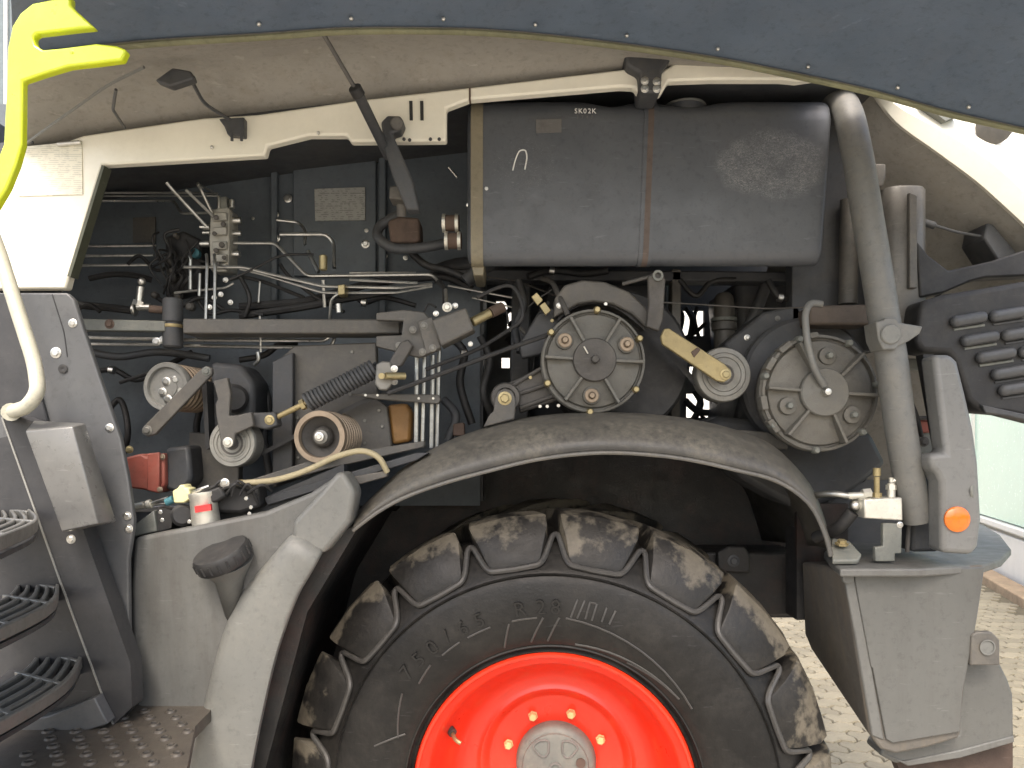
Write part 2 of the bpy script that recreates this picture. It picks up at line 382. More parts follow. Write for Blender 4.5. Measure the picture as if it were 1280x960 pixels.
g = MB(); g.add([(-60, -40, -.012), (60, -40, -.012), (60, 90, -.012), (-60, 90, -.012)], [(0, 1, 2, 3)])
ground = structure('ground', g, m_farpave)
pv = MB(); pv.add([(-1, .8, -.006), (9, .8, -.006), (9, 12, -.006), (-1, 12, -.006)], [(0, 1, 2, 3)])
pavement = structure('pavement', pv, m_ground)
DIR = Vector((.287, .958, 0)).normalized(); NRM = Vector((-.958, .287, 0)); A0 = Vector((5.82, 6.66, 0))
PL, PW = .235, .14      # zigzag interlocking paver
def paver_outline(g=.004):
    a = .018; b = .012
    lo = [(0, 0), (.125, a), (.375, -a), (.5, 0), (.625, a), (.875, -a), (1, 0)]
    pts = [(u*PL, v) for u, v in lo[:-1]]+[(PL+b*(1 if t == .33 else -1), t*PW) if t in (.33, .66) else (PL, 0) for t in (0, .33, .66)]
    pts += [(u*PL, PW+v) for u, v in reversed(lo[1:])]+[(0, PW)]+[(b*(-1 if t == .66 else 1), t*PW) for t in (.66, .33)]
    cx, cy = PL/2, PW/2
    return [((x-cx)*(1-g*2/PL), (y-cy)*(1-g*2/PW)) for x, y in pts]
def paver_geo(z=0.0):
    o = paver_outline(); n = len(o)
    v = [Vector((x, y, -.03)) for x, y in o]+[Vector((x, y, .0-.006)) for x, y in o]+[Vector((x*.955, y*.93, 0)) for x, y in o]
    f = []
    for kk in range(2):
        f += [(kk*n+i, kk*n+(i+1) % n, (kk+1)*n+(i+1) % n, (kk+1)*n+i) for i in range(n)]
    f.append(tuple(range(2*n, 3*n)))
    return v, f
cells = []
ang = R(4); ca, sa = math.cos(ang), math.sin(ang)
for j in range(0, 95):
    for i in range(-40, 70):
        x = (i+(j % 2)*.5)*PL; y = 1.2+j*PW
        X, Yy = x*ca-y*sa, x*sa+y*ca
        d = Yy-CY
        if d < 3.2: continue
        px = CX+X*F/d; py = HY+CZ*F/d
        if not (860 < px < 2100 and py < 1100 and Yy < 11.5): continue
        if (Vector((X, Yy, 0))-A0).dot(NRM) < .42: continue
        seen = 960 < px < 1310 and py < 985 and not (1100 < px < 1195 and py < 940) and not (px < 1100 and py < 740)
        cells.append((0 if seen else 1, d, X, Yy))
cells.sort(); cells = [q[1:] for q in cells]
v0, f0 = paver_geo()
first = None
for n_, (d, X, Yy) in enumerate(cells[:300]):
    z = rnd.uniform(.001, .006); rz = ang+rnd.uniform(-.012, .012)
    if first is None:
        mm_ = MB(); mm_.add(v0, f0); first = part('paver', mm_, m_paver, pavement, origin=(0, 0, 0)); first.location = Vector((X, Yy, z))-WL[pavement]; first.rotation_euler = (0, 0, rz)
    else: inst('paver', first, pavement, (X, Yy, z), (rnd.uniform(-.006, .006), rnd.uniform(-.006, .006), rz))
if len(cells) > 300:
    mm_ = MB()
    for d, X, Yy in cells[300:]:
        z = rnd.uniform(.001, .005)
        mm_.add([Vector((a.x*ca-a.y*sa+X, a.x*sa+a.y*ca+Yy, a.z+z)) for a in v0], f0)
    part('paver_field', mm_, m_paver, pavement, kind='stuff')

# showroom building along the right, kerb at its foot
m_mint = M('mint_glass', (.40, .60, .50), .2, var=.03, bump=0, coat=.3, scuff=.0)
m_wallw = M('white_render', (.68, .67, .63), .6, var=.04, dust=(.5, .46, .38), dusta=.2, scuff=.0)
m_kerb = M('kerb_stone', (.27, .20, .13), .9, var=.3, bump=.4, bscale=70)
m_yell = M('ochre_panel', (.62, .42, .12), .5)
def wallpart(name, a, b, z0, z1, n0, n1, mt, parent, **kw):
    q = [A0+DIR*a+NRM*n0, A0+DIR*b+NRM*n0]
    m = MB(); m.solid([q[0]+Vector((0, 0, z0)), q[1]+Vector((0, 0, z0)), q[1]+Vector((0, 0, z1)), q[0]+Vector((0, 0, z1))], NRM*(n1-n0))
    return part(name, m, mt, parent, **kw)
bl = thing('showroom_building', 'white showroom building with mint glass wall beyond the grey tail panel', 'building', A0+DIR*8)
wallpart('wall', -6, 32, .0, 5.2, -.12, -.5, m_wallw, bl)
wallpart('plinth', -6, 32, 0, .55, -.02, -.118, m_wallw, bl, bevel=.01)
wallpart('window_sill', -6, 32, .61, .68, .02, -.118, m_wallw, bl, bevel=.008)
for i in range(-3, 14):
    a = i*2.2
    fr = wallpart('window', a+.03, a+2.17, .70, 4.4, -.06, -.118, m_mint, bl)
    wallpart('mullion', a+2.17, a+2.23, .682, 4.4, -.03, -.118, m_wallw, fr)
wallpart('ochre_band', 5.5, 6.6, 1.9, 2.4, -.02, -.058, m_yell, bl)
kb = MB()
q = [A0+DIR*-6+NRM*.32, A0+DIR*32+NRM*.32, A0+DIR*32+NRM*.08, A0+DIR*-6+NRM*.08]
kerb = structure('kerb', MB().solid([p+Vector((0, 0, -.03)) for p in q], (0, 0, .13)), m_kerb, bevel=.015)

# neighbour hall far behind, seen through the gaps of the machine and at the left edge
m_fac = M('pale_cladding', (.70, .69, .66), .7, var=.05, scuff=.0)
m_win = M('grey_glass', (.14, .17, .18), .12, bump=0, scuff=.0)
m_sred = M('red_fascia', (.55, .10, .07), .5, var=.08)
hb = thing('workshop_hall', 'pale workshop hall with red and white fascia at the far left edge', 'building', (-9, 16, 0))
part('wall', MB().box((-4, 16.6, 3.2), (26, .4, 6.4)), m_fac, hb)
part('fascia', MB().box((-12.5, 16.32, 6.95), (9, .12, 1.1)), m_sred, hb, bevel=.02, label='red fascia board')
part('upper_fascia', MB().box((-12.5, 16.34, 7.75), (9, .1, .46)), m_wallw, hb, bevel=.02)
wn = part('window_band', MB().box((-12.5, 16.42, 10.2), (9, .06, 4.4)), m_win, hb)
for i in range(8): part('mullion', MB().box((-16.5+i*1.1, 16.36, 10.2), (.08, .05, 4.4)), m_wallw, wn)

# ================================================================== THE HARVESTER
H = thing('forage_harvester', 'grey and cream forage harvester with raised side flap, open engine bay and red rimmed wheel', 'harvester', (0, .5, 0))
_boltcache = {}
def bolt(px, py, Y, r, mt, parent, name='bolt', washer=True, h=.5, ax=None):
    """hex bolt head with washer facing the camera side; shares mesh data"""
    key = (round(r, 4), mt.name, washer, h)
    loc = P(px, py, Y)
    if key in _boltcache: return inst(name, _boltcache[key], parent, loc)
    m = MB()
    if washer: m.lathe([(r*1.45, 0), (r*1.45, -r*.16), (r*1.3, -r*.22), (0, -r*.22)], (0, 0, 0), (0, 1, 0), 14)
    m.lathe([(r, -r*.1), (r, -r*h), (r*.8, -r*(h+.15)), (0, -r*(h+.15))], (0, 0, 0), (0, 1, 0), 6)
    o = part(name, m, mt, parent, origin=(0, 0, 0)); o.location = loc-WL[parent]; WL[o] = loc
    _boltcache[key] = o
    return o

# ---- cream side frame -------------------------------------------------
TOP = [(-40, 222), (21, 198), (104, 169), (156, 161), (255, 147), (321, 143), (446, 125), (560, 112), (630, 104), (781, 86), (794, 91), (828, 88), (843, 79), (890, 76), (917, 75), (968, 82), (1030, 96)]
BOT = [(998, 101), (978, 99), (890, 99), (836, 101), (826, 118), (800, 119), (793, 109), (776, 108), (587, 124), (558, 135), (558, 176), (438, 177), (433, 169), (386, 169), (334, 182), (331, 194), (128, 206), (86, 345), (82, 361), (-40, 361)]
def ribbon_prism(top, bot, Y0, Y1):
    m = MB(); return m.prism(top+bot, Y0, Y1)
fr = part('side_frame', ribbon_prism(TOP, BOT, .02, .055), m_cream, H, bevel=.006)
part('seal_strip', MB().prism([(127, 206), (130.5, 207), (88, 346), (84, 345)], .012, .05), m_seal, fr)
part('frame_seam', MB().prism([(586, 110), (588.4, 110), (588.4, 124), (586, 124)], .0175, .05), m_rust, fr)
for x in (513.5, 527): part('slot', MB().prism([(x-2, 126), (x+2, 126), (x+2.5, 150), (x-1.5, 150)], .0165, .05), m_black, fr)
for x, y in ((265, 184), (398, 166), (505, 174), (512, 175), (538, 174), (549, 174), (40, 178)):
    part('rivet', MB().sphere(P(x, y, .016), .005, 8), m_steel if x in (265, 398) else m_dark, fr)
part('instruction_label', MB().prism([(23, 184), (102, 176), (103, 243), (23, 245)], .0165, .03), m_plabel, fr)
part('latch_pin', MB().cyl(P(72, 180.5, .01), P(101, 178, .01), .006), m_steel, fr)
lt = part('latch', MB().prism([(273, 148), (305, 146), (305, 170), (284, 168), (280, 158)], -.005, .06), m_dark, H, bevel=.004)
for x in (290, 302): part('latch_hook', MB().cyl(P(x, 166, -.004), P(x, 176, -.004), .004), m_dark, lt)
hk = part('flap_hinge', MB().prism([(778, 58), (842, 62), (838, 74), (828, 88), (826, 116), (801, 116), (799, 90), (784, 82)], -.02, .09), m_dark, H, bevel=.008)
for x, y in ((806, 101), (821, 102), (806, 111), (821, 111)): bolt(x, y, -.02, .008, m_steel, hk)
# cab handrail, lime bodywork
part('handrail', MB().tube([P(-25, 255, -.22), P(-2, 312, -.22), P(20, 382, -.24), P(44, 456, -.26), P(48, 490, -.28), P(34, 509, -.28), P(14, 515, -.25)], .0175, 12, .05), m_rail, H)
part('handrail_foot', MB().cyl(P(14, 515, -.262), P(14, 515, -.2), .022, n=14), m_rail, H)
lim = [(25, 16), (40, 4), (88, -6), (88, 6), (96, 14), (118, 34), (100, 35.5), (45, 42), (41, 46), (44, 56), (53, 62), (75, 60), (120, 54), (146, 57), (158, 62), (152, 75), (120, 79), (85, 83), (55, 92), (28, 101), (27, 180), (20, 205), (8, 235), (-8, 262), (-30, 262), (-14, 225), (4, 180), (7, 120), (9, 60), (15, 32)]
lm = MB().prism(lim, -.66, -.64)
part('cab_corner_trim', lm, m_lime, H, bevel=.007, seg=3, label='lime green forked cab corner trim')
bolt(90, 65, -.66, .003, m_lime, H, 'trim_bolt')

# ---- raised side flap --------------------------------------------------
def seamY(x):
    pts = [(-60, -.36), (0, -.33), (300, -.30), (600, -.18), (800, -.09), (1000, -.07), (1400, -.07)]
    for (a, ya), (b, yb) in zip(pts, pts[1:]):
        if x <= b: return ya+(yb-ya)*(x-a)/(b-a)
    return yb
SEAM = smoothline([(18, 76), (40, 73), (80, 68), (182, 56), (330, 47), (430, 40), (560, 40), (640, 44), (720, 52), (800, 62), (900, 77), (1000, 97), (1090, 117), (1180, 142), (1250, 158), (1330, 176)], 5)
HNG = [(-60, 225), (21, 200), (104, 172), (255, 150), (446, 129), (630, 108), (781, 91), (917, 82), (1030, 98), (1100, 115), (1330, 180)]
sm = resample([(p.x, p.y) for p in SEAM], 60)
def yat(line, x):
    for a, b in zip(line, line[1:]):
        if a[0] <= x <= b[0]: return a[1]+(b[1]-a[1])*(x-a[0])/(b[0]-a[0])
    return line[-1][1]
rows = []
seam3 = [P(p.x, p.y, seamY(p.x)) for p in sm]
for q in range(7):
    t = q/6; row = []
    for p, s3 in zip(sm, seam3):
        h = P(p.x, yat(HNG, p.x)+4, .075)
        if p.x > 1030: h = s3+Vector((0, .03, .05))
        a = h.lerp(s3, t); a.z += .05*math.sin(math.pi*t)*min(1, max(0, (900-p.x)/500)); row.append(a)
    rows.append(row)
flap = part('side_flap', MB().loft(rows, thick=(0, 0, .03)), m_tan, H, label='dusty tan inner face of the raised side flap')
rows = []
for q in range(9):
    t = q/8; row = []
    for p, s3 in zip(sm, seam3):
        a = s3.copy(); a.y -= .004+1.05*t; a.z += .010+.16*t-.10*t*t+.03*math.sin(6*t)*.3; a.x *= 1+.05*t; a.x += max(0, (620-p.x)/620)**2*.75*t; row.append(a)
    rows.append(row)
skirt = part('flap_skirt', MB().loft(rows, thick=(0, 0, .018)), m_skirt, flap, label='dark plastic outer half of the flap')
part('edge_trim', MB().tube([a+Vector((0, -.005, -.002)) for a in seam3], .0078, 8, 0), m_limeedge, flap)
for x, y in ((440, 27), (556, 27), (664, 25), (779, 40), (889, 53), (995, 73), (1102, 95), (1205, 125), (330, 30)):
    # rivets sit on the skirt a little outside the seam
    i = min(range(60), key=lambda n: abs(sm[n].x-x)); b = seam3[i]
    part('rivet', MB().sphere(b+Vector((-.0, -.045, .008)), .0055, 8), m_steel, skirt)
part('lining_crease', MB().tube([P(26, 184, -.0), P(80, 145, -.08), P(135, 106, -.17), P(180, 84, -.24)], .004, 6, .05), m_bumper, flap)
part('stay_rod', MB().tube([P(145, 112, -.2), P(141, 137, -.12), P(156, 160, .01)], .004, 6, .01), m_dark, flap)
part('flap_bracket', MB().prism([(193, 100), (215, 84), (238, 88), (242, 98), (212, 108)], -.20, -.17), m_dark, flap, bevel=.005)
part('stay_cable', MB().tube([P(238, 98, -.19), P(255, 130, -.08), P(288, 150, 0)], .005, 6, .03), m_dark, flap)
# gas strut and its arm
st = part('gas_strut', MB().cyl(P(446, 114, -.2), P(486, 196, .02), S(6.5, -.1), n=16, ch=.003), m_dark, H)
part('piston_rod', MB().cyl(P(405, 44, seamY(405)), P(446, 114, -.2), .0055, n=12), m_castd, st)
part('strut_collar', MB().cyl(P(443, 109, -.21), P(449, 120, -.19), S(8, -.1), n=16, ch=.002), m_black, st)
arm = part('hinge_arm', MB().prism([(476, 152), (484, 144), (500, 144), (505, 152), (500, 163), (490, 166), (516, 225), (524, 262), (508, 262), (490, 218), (480, 185)], -.03, .02), m_dark, H, bevel=.006)
part('pivot_pin', MB().cyl(P(496, 154, -.045), P(496, 154, -.0), S(8, 0), n=20, ch=.003), m_frame, arm)
part('clamp', MB().prism([(487, 233), (510, 229), (511, 245), (506, 250), (486, 248)], .03, .10), m_frame, arm, bevel=.004)
bolt(503, 236, .03, .005, m_steel, arm); bolt(508, 251, .03, .005, m_steel, arm)
part('strut_foot', MB().cyl(P(501, 248, .08), P(502, 270, .1), S(6, .1), n=12), m_frame, arm)

# ---- roof and bulkheads ------------------------------------------------
def holed(x0, x1, y0, y1, holes, Y0, Y1):
    xs = sorted({x0, x1, *[h[0] for h in holes], *[h[1] for h in holes]}); ys = sorted({y0, y1, *[h[2] for h in holes], *[h[3] for h in holes]})
    m = MB(); inside = lambda i, j: 0 <= i < len(xs)-1 and 0 <= j < len(ys)-1 and not any(h[0] <= xs[i] < h[1] and h[2] <= ys[j] < h[3] for h in holes)
    def p(i, j, Y): a = P(xs[i], ys[j], Y0); return Vector((a.x, Y, a.z))
    for i in range(len(xs)-1):
        for j in range(len(ys)-1):
            if not inside(i, j): continue
            c4 = [(i, j), (i+1, j), (i+1, j+1), (i, j+1)]
            m.add([p(*c, Y0) for c in c4], [(0, 1, 2, 3)]); m.add([p(*c, Y1) for c in c4], [(3, 2, 1, 0)])
            for (di, dj, e) in ((0, -1, (0, 1)), (1, 0, (1, 2)), (0, 1, (2, 3)), (-1, 0, (3, 0))):
                if not inside(i+di, j+dj):
                    a, b = c4[e[0]], c4[e[1]]; m.add([p(*a, Y0), p(*b, Y0), p(*b, Y1), p(*a, Y1)], [(0, 1, 2, 3)])
    return m
rt = [P(-60, 226, .06), P(1040, 96, .06)]
roof = MB(); a, b = P(-60, 205, .06), P(330, 148, .06); c_, d_ = P(790, 94, .06), P(1105, 108, .06)
rows = [[Vector((q.x, Y, q.z+.01)) for q in (a, b, c_, d_)] for Y in (.06, .5, 1.25)]
part('roof', MB().loft(rows, thick=(0, 0, .03)), m_dark, H)
bw = part('bay_wall', holed(-20, 600, 130, 632, [], .52, .54), m_bay, H)
part('wall_plate', MB().prism([(366, 170), (470, 168), (470, 345), (366, 345)], .5, .518), m_bay, bw, bevel=.004)
part('wall_rib', MB().prism([(473, 168), (482, 168), (482, 420), (473, 420)], .48, .518), m_bay, bw, bevel=.004)
part('wall_rib', MB().prism([(338, 168), (346, 168), (346, 420), (338, 420)], .49, .518), m_bay, bw, bevel=.004)
part('type_plate', MB().prism([(393, 236), (456, 234), (456.5, 275), (394, 276)], .493, .499), m_glabel, bw)
part('pale_plate', MB().prism([(166, 272), (194, 271), (194, 303), (166, 303)], .512, .519), m_frame, bw)
for x, y, r in ((360, 248, .010), (345, 268, .007), (346, 298, .008), (457, 305, .010), (458, 288, .005), (482, 320, .005), (507, 322, .006), (379, 178, .007), (394, 178, .007), (316, 273, .004)): bolt(x, y, .5, r, m_steel if r > .005 else m_pipe, bw)
# rear bulkhead with the gaps daylight comes through
holes = [(846, 880, 388, 420), (858, 874, 458, 470), (858, 888, 492, 522), (620, 634, 376, 388), (634, 641, 390, 414), (627, 637, 447, 460), (1062, 1092, 408, 428)]
bk = part('rear_bulkhead', holed(560, 1128, 90, 680, holes, .95, .97), m_dark, H)
for i_, pts in enumerate((((858, 384), (866, 400), (862, 424)), ((872, 384), (868, 398), (874, 424)), ((844, 384), (852, 396), (846, 424)), ((882, 404), (866, 418), (850, 424)), ((868, 488), (876, 505), (866, 526)), ((884, 488), (872, 508), (882, 526)), ((856, 500), (872, 514), (890, 516)), ((630, 372), (637, 384), (630, 396)), ((636, 404), (646, 412), (634, 428)))):
    part('bulkhead_hose', MB().tube(smoothline([P(*q, .90+.01*i_ % .03) for q in pts], 5), .008 if i_ % 2 else .013, 8, 0), m_black, bk)
part('end_wall', MB().prism([(-60, 130), (-40, 130), (-40, 960), (-60, 960)], .06, .95), m_dark, H)
part('bay_floor', MB().solid([P(60, 650, .1), P(452, 650, .1), Vector((P(452, 640, .1).x, .9, P(600, 650, .1).z)), Vector((P(60, 640, .1).x, .9, P(100, 650, .1).z))], (0, 0, -.02)), m_dark, H)
part('engine_side_wall', MB().box((P(596, 400, .54).x+.012, .75, 2.1), (.02, .42, 1.2)), m_dark, H)

# ---- fuel tank ----------------------------------------------------------
zt, zb = P(0, 124, .13).z, P(0, 333, .12).z
def tank_section(X, k=1.0, dx=0.0, bot=0):
    pts = []; y0, y1 = .08, .58
    cy, cz = (y0+y1)/2, (zt+zb)/2
    for (sy, sz, a0) in ((1, 1, 0), (-1, 1, 90), (-1, -1, 180), (1, -1, 270)):
        r = .085 if sz > 0 else .04
        for i in range(6):
            a = R(a0+i*18)
            yy = (y1-r if sy > 0 else y0+r)+r*math.cos(a); zz = (zt-r if sz > 0 else zb+r)+r*math.sin(a)
            if sz < 0: zz += .17*max(0, yy-y0-.04)/.46
            yy = cy+(yy-cy)*k; zz = cz+(zz-cz)*k
            pts.append(Vector((X+dx*((zz-zb)/(zt-zb)-.5), yy, zz)))
    return pts
def dip(sec, px):
    return sec
xl, xr = P(584, 0, .1).x, P(1030, 0, .1).x
secs = []
for X, kk, dx in ((xl, .90, 0), (xl+.004, .955, 0), (xl+.016, .985, 0), (xl+.03, 1, 0)): secs.append(tank_section(X, kk, dx))
nx = 40
for i in range(1, nx):
    t = i/nx; X = xl+.03+(xr-.06-xl-.03)*t
    px = CX+X*F/2.24; s_ = tank_section(X, 1, .035*t)
    dz = -.020*math.exp(-((px-762)/22)**2)-.022*math.exp(-((px-856)/34)**2)
    for q in s_:
        if q.z > (zt+zb)/2: q.z += dz*((q.z-(zt+zb)/2)/((zt-zb)/2))**6
    secs.append(s_)
for X, kk in ((xr-.016, 1), (xr-.006, .995), (xr, .985), (xr+.004, .96), (xr+.005, .9)): secs.append(tank_section(X, kk, .035))
tk = MB().loft(secs, close_u=True); n24 = len(secs[0])
tk.f.append(tuple(range(n24-1, -1, -1))); tk.f.append(tuple(len(tk.v)-n24+i for i in range(n24)))
tank = part('fuel_tank', tk, m_tank, H, ang=60)
def tank_band(x0, x1, grow, mt, name, dx=0):
    s0 = [tank_section(P(x, 0, .1).x, 1+grow, dx) for x in (x0, x1)]
    rows_ = [tank_section(P(x0, 0, .1).x, .99, dx), s0[0], s0[1], tank_section(P(x1, 0, .1).x, .99, dx)]
    return part(name, MB().loft(rows_, close_u=True), mt, tank)
tank_band(589, 604, .009, m_strap, 'end_band')
tank_band(801, 818, .010, m_tank, 'strap', .02)
tank_band(806, 813, .0125, m_strapd, 'strap_edge', .02)
cp = P(856, 112, .2)
cap = part('filler_cap', MB().lathe([(.055, 0), (.058, .012), (.058, .03), (.05, .036), (0, .038)], (cp.x, .2, zt-.025), (0, 0, 1), 32), m_tank, tank, label='round black filler cap')
part('cap_ring', MB().lathe([(.060, 0), (.064, .004), (.060, .008)], (cp.x, .2, zt+.002), (0, 0, 1), 32, closed=True), m_bumper, cap)
part('tank_label', MB().prism([(670, 149), (702, 148), (702, 165), (670, 166)], .0765, .09), m_tlabel, tank, bevel=.001)
for i, ch in enumerate('SK02K'): part('stamped_letter', text_mb(ch, .020, .0006, at=P(720+i*5.6, 139, .0795), basis=FACE), m_chalk, tank)
for i, ch in enumerate('3747'): part('stamped_letter', text_mb(ch, .013, .0006, at=P(722+i*6, 146.5, .0775), basis=FACE), m_tlabel, tank)
sq = MB().tube([P(641, 213, .079), P(644, 200, .079), P(649, 188, .079), P(657, 187, .079), P(659, 196, .079), P(656, 212, .079)], .0022, 5, .01)
part('chalk_mark', sq, m_chalk, tank)
bolt(608, 236, .082, .006, m_steel, tank, 'rivet'); bolt(585, 256, .1, .004, m_steel, tank, 'rivet')
part('tank_bracket', MB().prism([(588, 328), (606, 328), (604, 344), (592, 344)], .12, .3), m_strap, H, bevel=.004)
part('tank_beam', MB().prism([(560, 336), (1060, 340), (1060, 352), (560, 350)], .4, .48), m_dark, H, bevel=.005)

# ---- exhaust pipe, canister --------------------------------------------
pp = [P(1000, 118, .42), P(1035, 122, .25), P(1057, 136, .10), P(1071, 190, .03), P(1081, 250, .0), P(1099, 359, -.02), P(1105, 399, -.02), P(1113, 440, -.02), P(1124, 524, -.02), P(1136, 597, .0), P(1146, 650, .02)]
ex = part('exhaust_pipe', MB().tube(smoothline(pp, 5), S(18.5), 24, 0), m_pipeg, H)
cl = part('pipe_clamp', MB().prism([(1095, 402), (1104, 400), (1106, 397), (1120, 397), (1124, 403), (1154, 408), (1150, 417), (1137, 426), (1124, 432), (1120, 437), (1104, 437), (1098, 424)], -.075, .0), m_pipeg, ex, bevel=.006)
part('clamp_badge', MB().lathe([(.026, 0), (.027, -.003), (.024, -.006), (0, -.006)], P(1113, 418, -.0755), (0, 1, 0), 20), m_bumper, ex)
ct = MB()
rows = []
for py in (233, 236, 430, 434):
    k_ = .93 if py in (233, 434) else 1
    ctr = P(1121, py, .18); row = []
    for i in range(28):
        a = 2*math.pi*i/28; e = lambda v_: math.copysign(abs(v_)**.62, v_)
        row.append(Vector((ctr.x+e(math.cos(a))*S(28, .12)*k_, .18+e(math.sin(a))*.075*k_, P(0, py, .12).z)))
    rows.append(row)
ct.loft(rows, close_u=True); ct.f += [tuple(range(27, -1, -1)), tuple(len(ct.v)-28+i for i in range(28))]
can = part('air_canister', ct, m_canister, H, ang=50)
part('canister_flange', MB().prism([(1137, 240), (1147, 244), (1147, 360), (1137, 360)], .09, .12), m_frame, can, bevel=.003)
part('canister_cap', MB().prism([(1091, 204), (1108, 204), (1108, 220), (1105, 233), (1096, 233), (1091, 221)], .12, .18), m_frame, can, bevel=.006)
part('cross_tube', MB().prism([(1012, 382), (1090, 380), (1090, 406), (1012, 406)], .14, .24), m_brownt, H, bevel=.008, label='brown rusty cross tube')

part('bay_post', MB().prism([(990, 96), (1088, 108), (1119, 152), (1094, 178), (1094, 440), (990, 440)], .30, .36), m_dark, H, bevel=.004)
part('bay_pipe', MB().tube([P(1062, 250, .26), P(1060, 380, .26)], .028, 12, 0), m_frame, H)
# ---- rear hood and louvred panel ---------------------------------------
rin = smoothline([(1086, 106), (1119, 151), (1169, 188), (1219, 225), (1253, 255), (1290, 290), (1340, 345)], 5)
rout = smoothline([(1090, 96), (1140, 110), (1190, 120), (1240, 140), (1280, 165), (1330, 215), (1380, 280)], 5)
ri = resample([(p.x, p.y) for p in rin], 26); ro_ = resample([(p.x, p.y) for p in rout], 26)
rows = [[P(a.x, a.y, .12) for a in ri]]
for t, Y in ((.35, .10), (.6, .13), (.8, .2), (1, .32)): rows.append([P(*(a.lerp(b, t)), Y) for a, b in zip(ri, ro_)])
hood = part('rear_hood', MB().loft(rows, thick=(0, .02, .006)), m_cream, H, label='cream curved rear hood')
inn = [P(1085, 108, .16), P(1119, 153, .16), P(1169, 190, .16), P(1219, 227, .16), P(1253, 257, .16), P(1290, 292, .16), P(1340, 347, .16)]
rows = [inn, [Vector((p.x-.02, .34, p.z-.05)) for p in inn], [Vector((p.x-.08, .55, p.z-.22)) for p in inn], [Vector((p.x-.2, .78, p.z-.75)) for p in inn]]
part('hood_lining', MB().loft(rows, thick=(-.01, .01, -.004)), m_tan, hood)
part('badge_panel', MB().prism([(1152, 127), (1203, 141), (1182, 151)], .088, .2), m_hub, hood)
part('hood_recess', MB().lathe([(.058, 0), (.05, -.006), (0, -.006)], P(1244, 155, .115), (0, 1, .3), 20), m_frame, hood)
part('hood_stay', MB().tube([P(1149, 276, .2), P(1168, 282, .2)], .011, 10, 0), m_dark, hood)
part('stay_cable', MB().tube([P(1166, 281, .2), P(1195, 290, .2), P(1230, 296, .2)], .0045, 8, .02), m_dark, hood)
part('hood_bracket', MB().prism([(1234, 278), (1242, 280), (1275, 320), (1250, 330), (1230, 298)], .18, .3), m_dark, hood, bevel=.006)
lp_pts = [(1146, 300), (1160, 318), (1186, 338), (1240, 326), (1300, 306), (1380, 290), (1380, 335), (1300, 344), (1232, 347), (1215, 351), (1180, 366), (1150, 372)]
lv = part('louvre_panel', MB().prism([(1152, 376), (1182, 367), (1228, 360), (1310, 346), (1372, 338), (1372, 546), (1262, 518), (1226, 515), (1209, 500), (1194, 452), (1186, 442), (1152, 440), (1144, 428)], .02, .12), m_black, H, bevel=.03, seg=4, label='black louvred panel hanging below the rear hood')
part('hood_beam', MB().prism(lp_pts, .10, .16), m_black, H, bevel=.006)
part('lower_edge', MB().prism([(1228, 506), (1366, 536), (1366, 546), (1262, 520), (1232, 516)], .0, .018), m_dark, lv, bevel=.003)
for i, (x, y, wd) in enumerate(((1190, 402, 42), (1203, 426, 44), (1222, 447, 46), (1241, 468, 46), (1250, 488, 44))):
    for kx in range(3):
        x0 = x+kx*(wd+7); y0 = y-.13*(x0-x)
        if x0+wd > 1366: continue
        a_p, b_p = P(x0+5, y0, .012), P(x0+wd-5, y0-.13*wd, .012)
        sl = MB().cyl(a_p, b_p, .0165, n=14).sphere(a_p, .0165, 12).sphere(b_p, .0165, 12)
        for q in sl.v: q.y = .012+(q.y-.012)*.9
        part('louvre', sl, m_louv, lv, ang=60)
        part('louvre_gap', MB().cyl(P(x0+2, y0+10, .02), P(x0+wd-2, y0+10-.13*wd, .02), .0045, n=6), m_hub if kx == 0 and i < 3 else m_dark, lv)
part('oil_bottle_hose', MB().tube([P(1146, 330, .2), P(1160, 352, .2), P(1176, 366, .2)], .02, 10, .02), m_dark, H)

# ---- hydraulic gallery --------------------------------------------------
YB = .30
vb = part('valve_block', MB().prism([(263, 262), (284, 258), (287, 262), (286, 338), (263, 338), (261, 300)], YB, YB+.08), m_alloy, H, bevel=.004, label='dusty alloy valve block')
for yy in (266, 284, 302, 318, 330):
    part('block_face', MB().prism([(265+rnd.uniform(0, 3), yy), (283, yy-1), (283, yy+9), (265, yy+10)], YB-.012, YB+.01), m_alloy, vb, bevel=.003)
for (x, y, r) in ((270, 272, .008), (279, 280, .008), (268, 292, .007), (277, 306, .009), (270, 313, .008), (280, 322, .007), (272, 330, .008)):
    part('port_plug', MB().cyl(P(x, y, YB-.025), P(x, y, YB), r, n=10, ch=.002), m_castd, vb)
part('block_head', MB().prism([(275, 246), (283, 245), (284, 262), (275, 262)], YB, YB+.05), m_hub, vb, bevel=.003)
part('fitting', MB().cyl(P(273.5, 245, YB), P(273.5, 261, YB), .005), m_steel, vb)
for x0, x1, y, r in ((286, 302, 276, .012), (286, 302, 292, .008), (286, 300, 318, .011), (250, 263, 284, .009), (253, 263, 291, .006), (250, 263, 305, .010)):
    part('fitting', MB().cyl(P(x0, y, YB+.03), P(x1, y, YB+.03), r, n=12, ch=.002), m_steel, vb)
part('fitting', MB().cyl(P(290, 250, YB), P(290, 260, YB), .009, n=10), m_steel, vb)
def pipes(name, lst, mt, parent, n=8, fil=.018):
    for pts, r in lst: part(name, MB().tube([P(*p) for p in pts], r, n, fil), mt, parent)
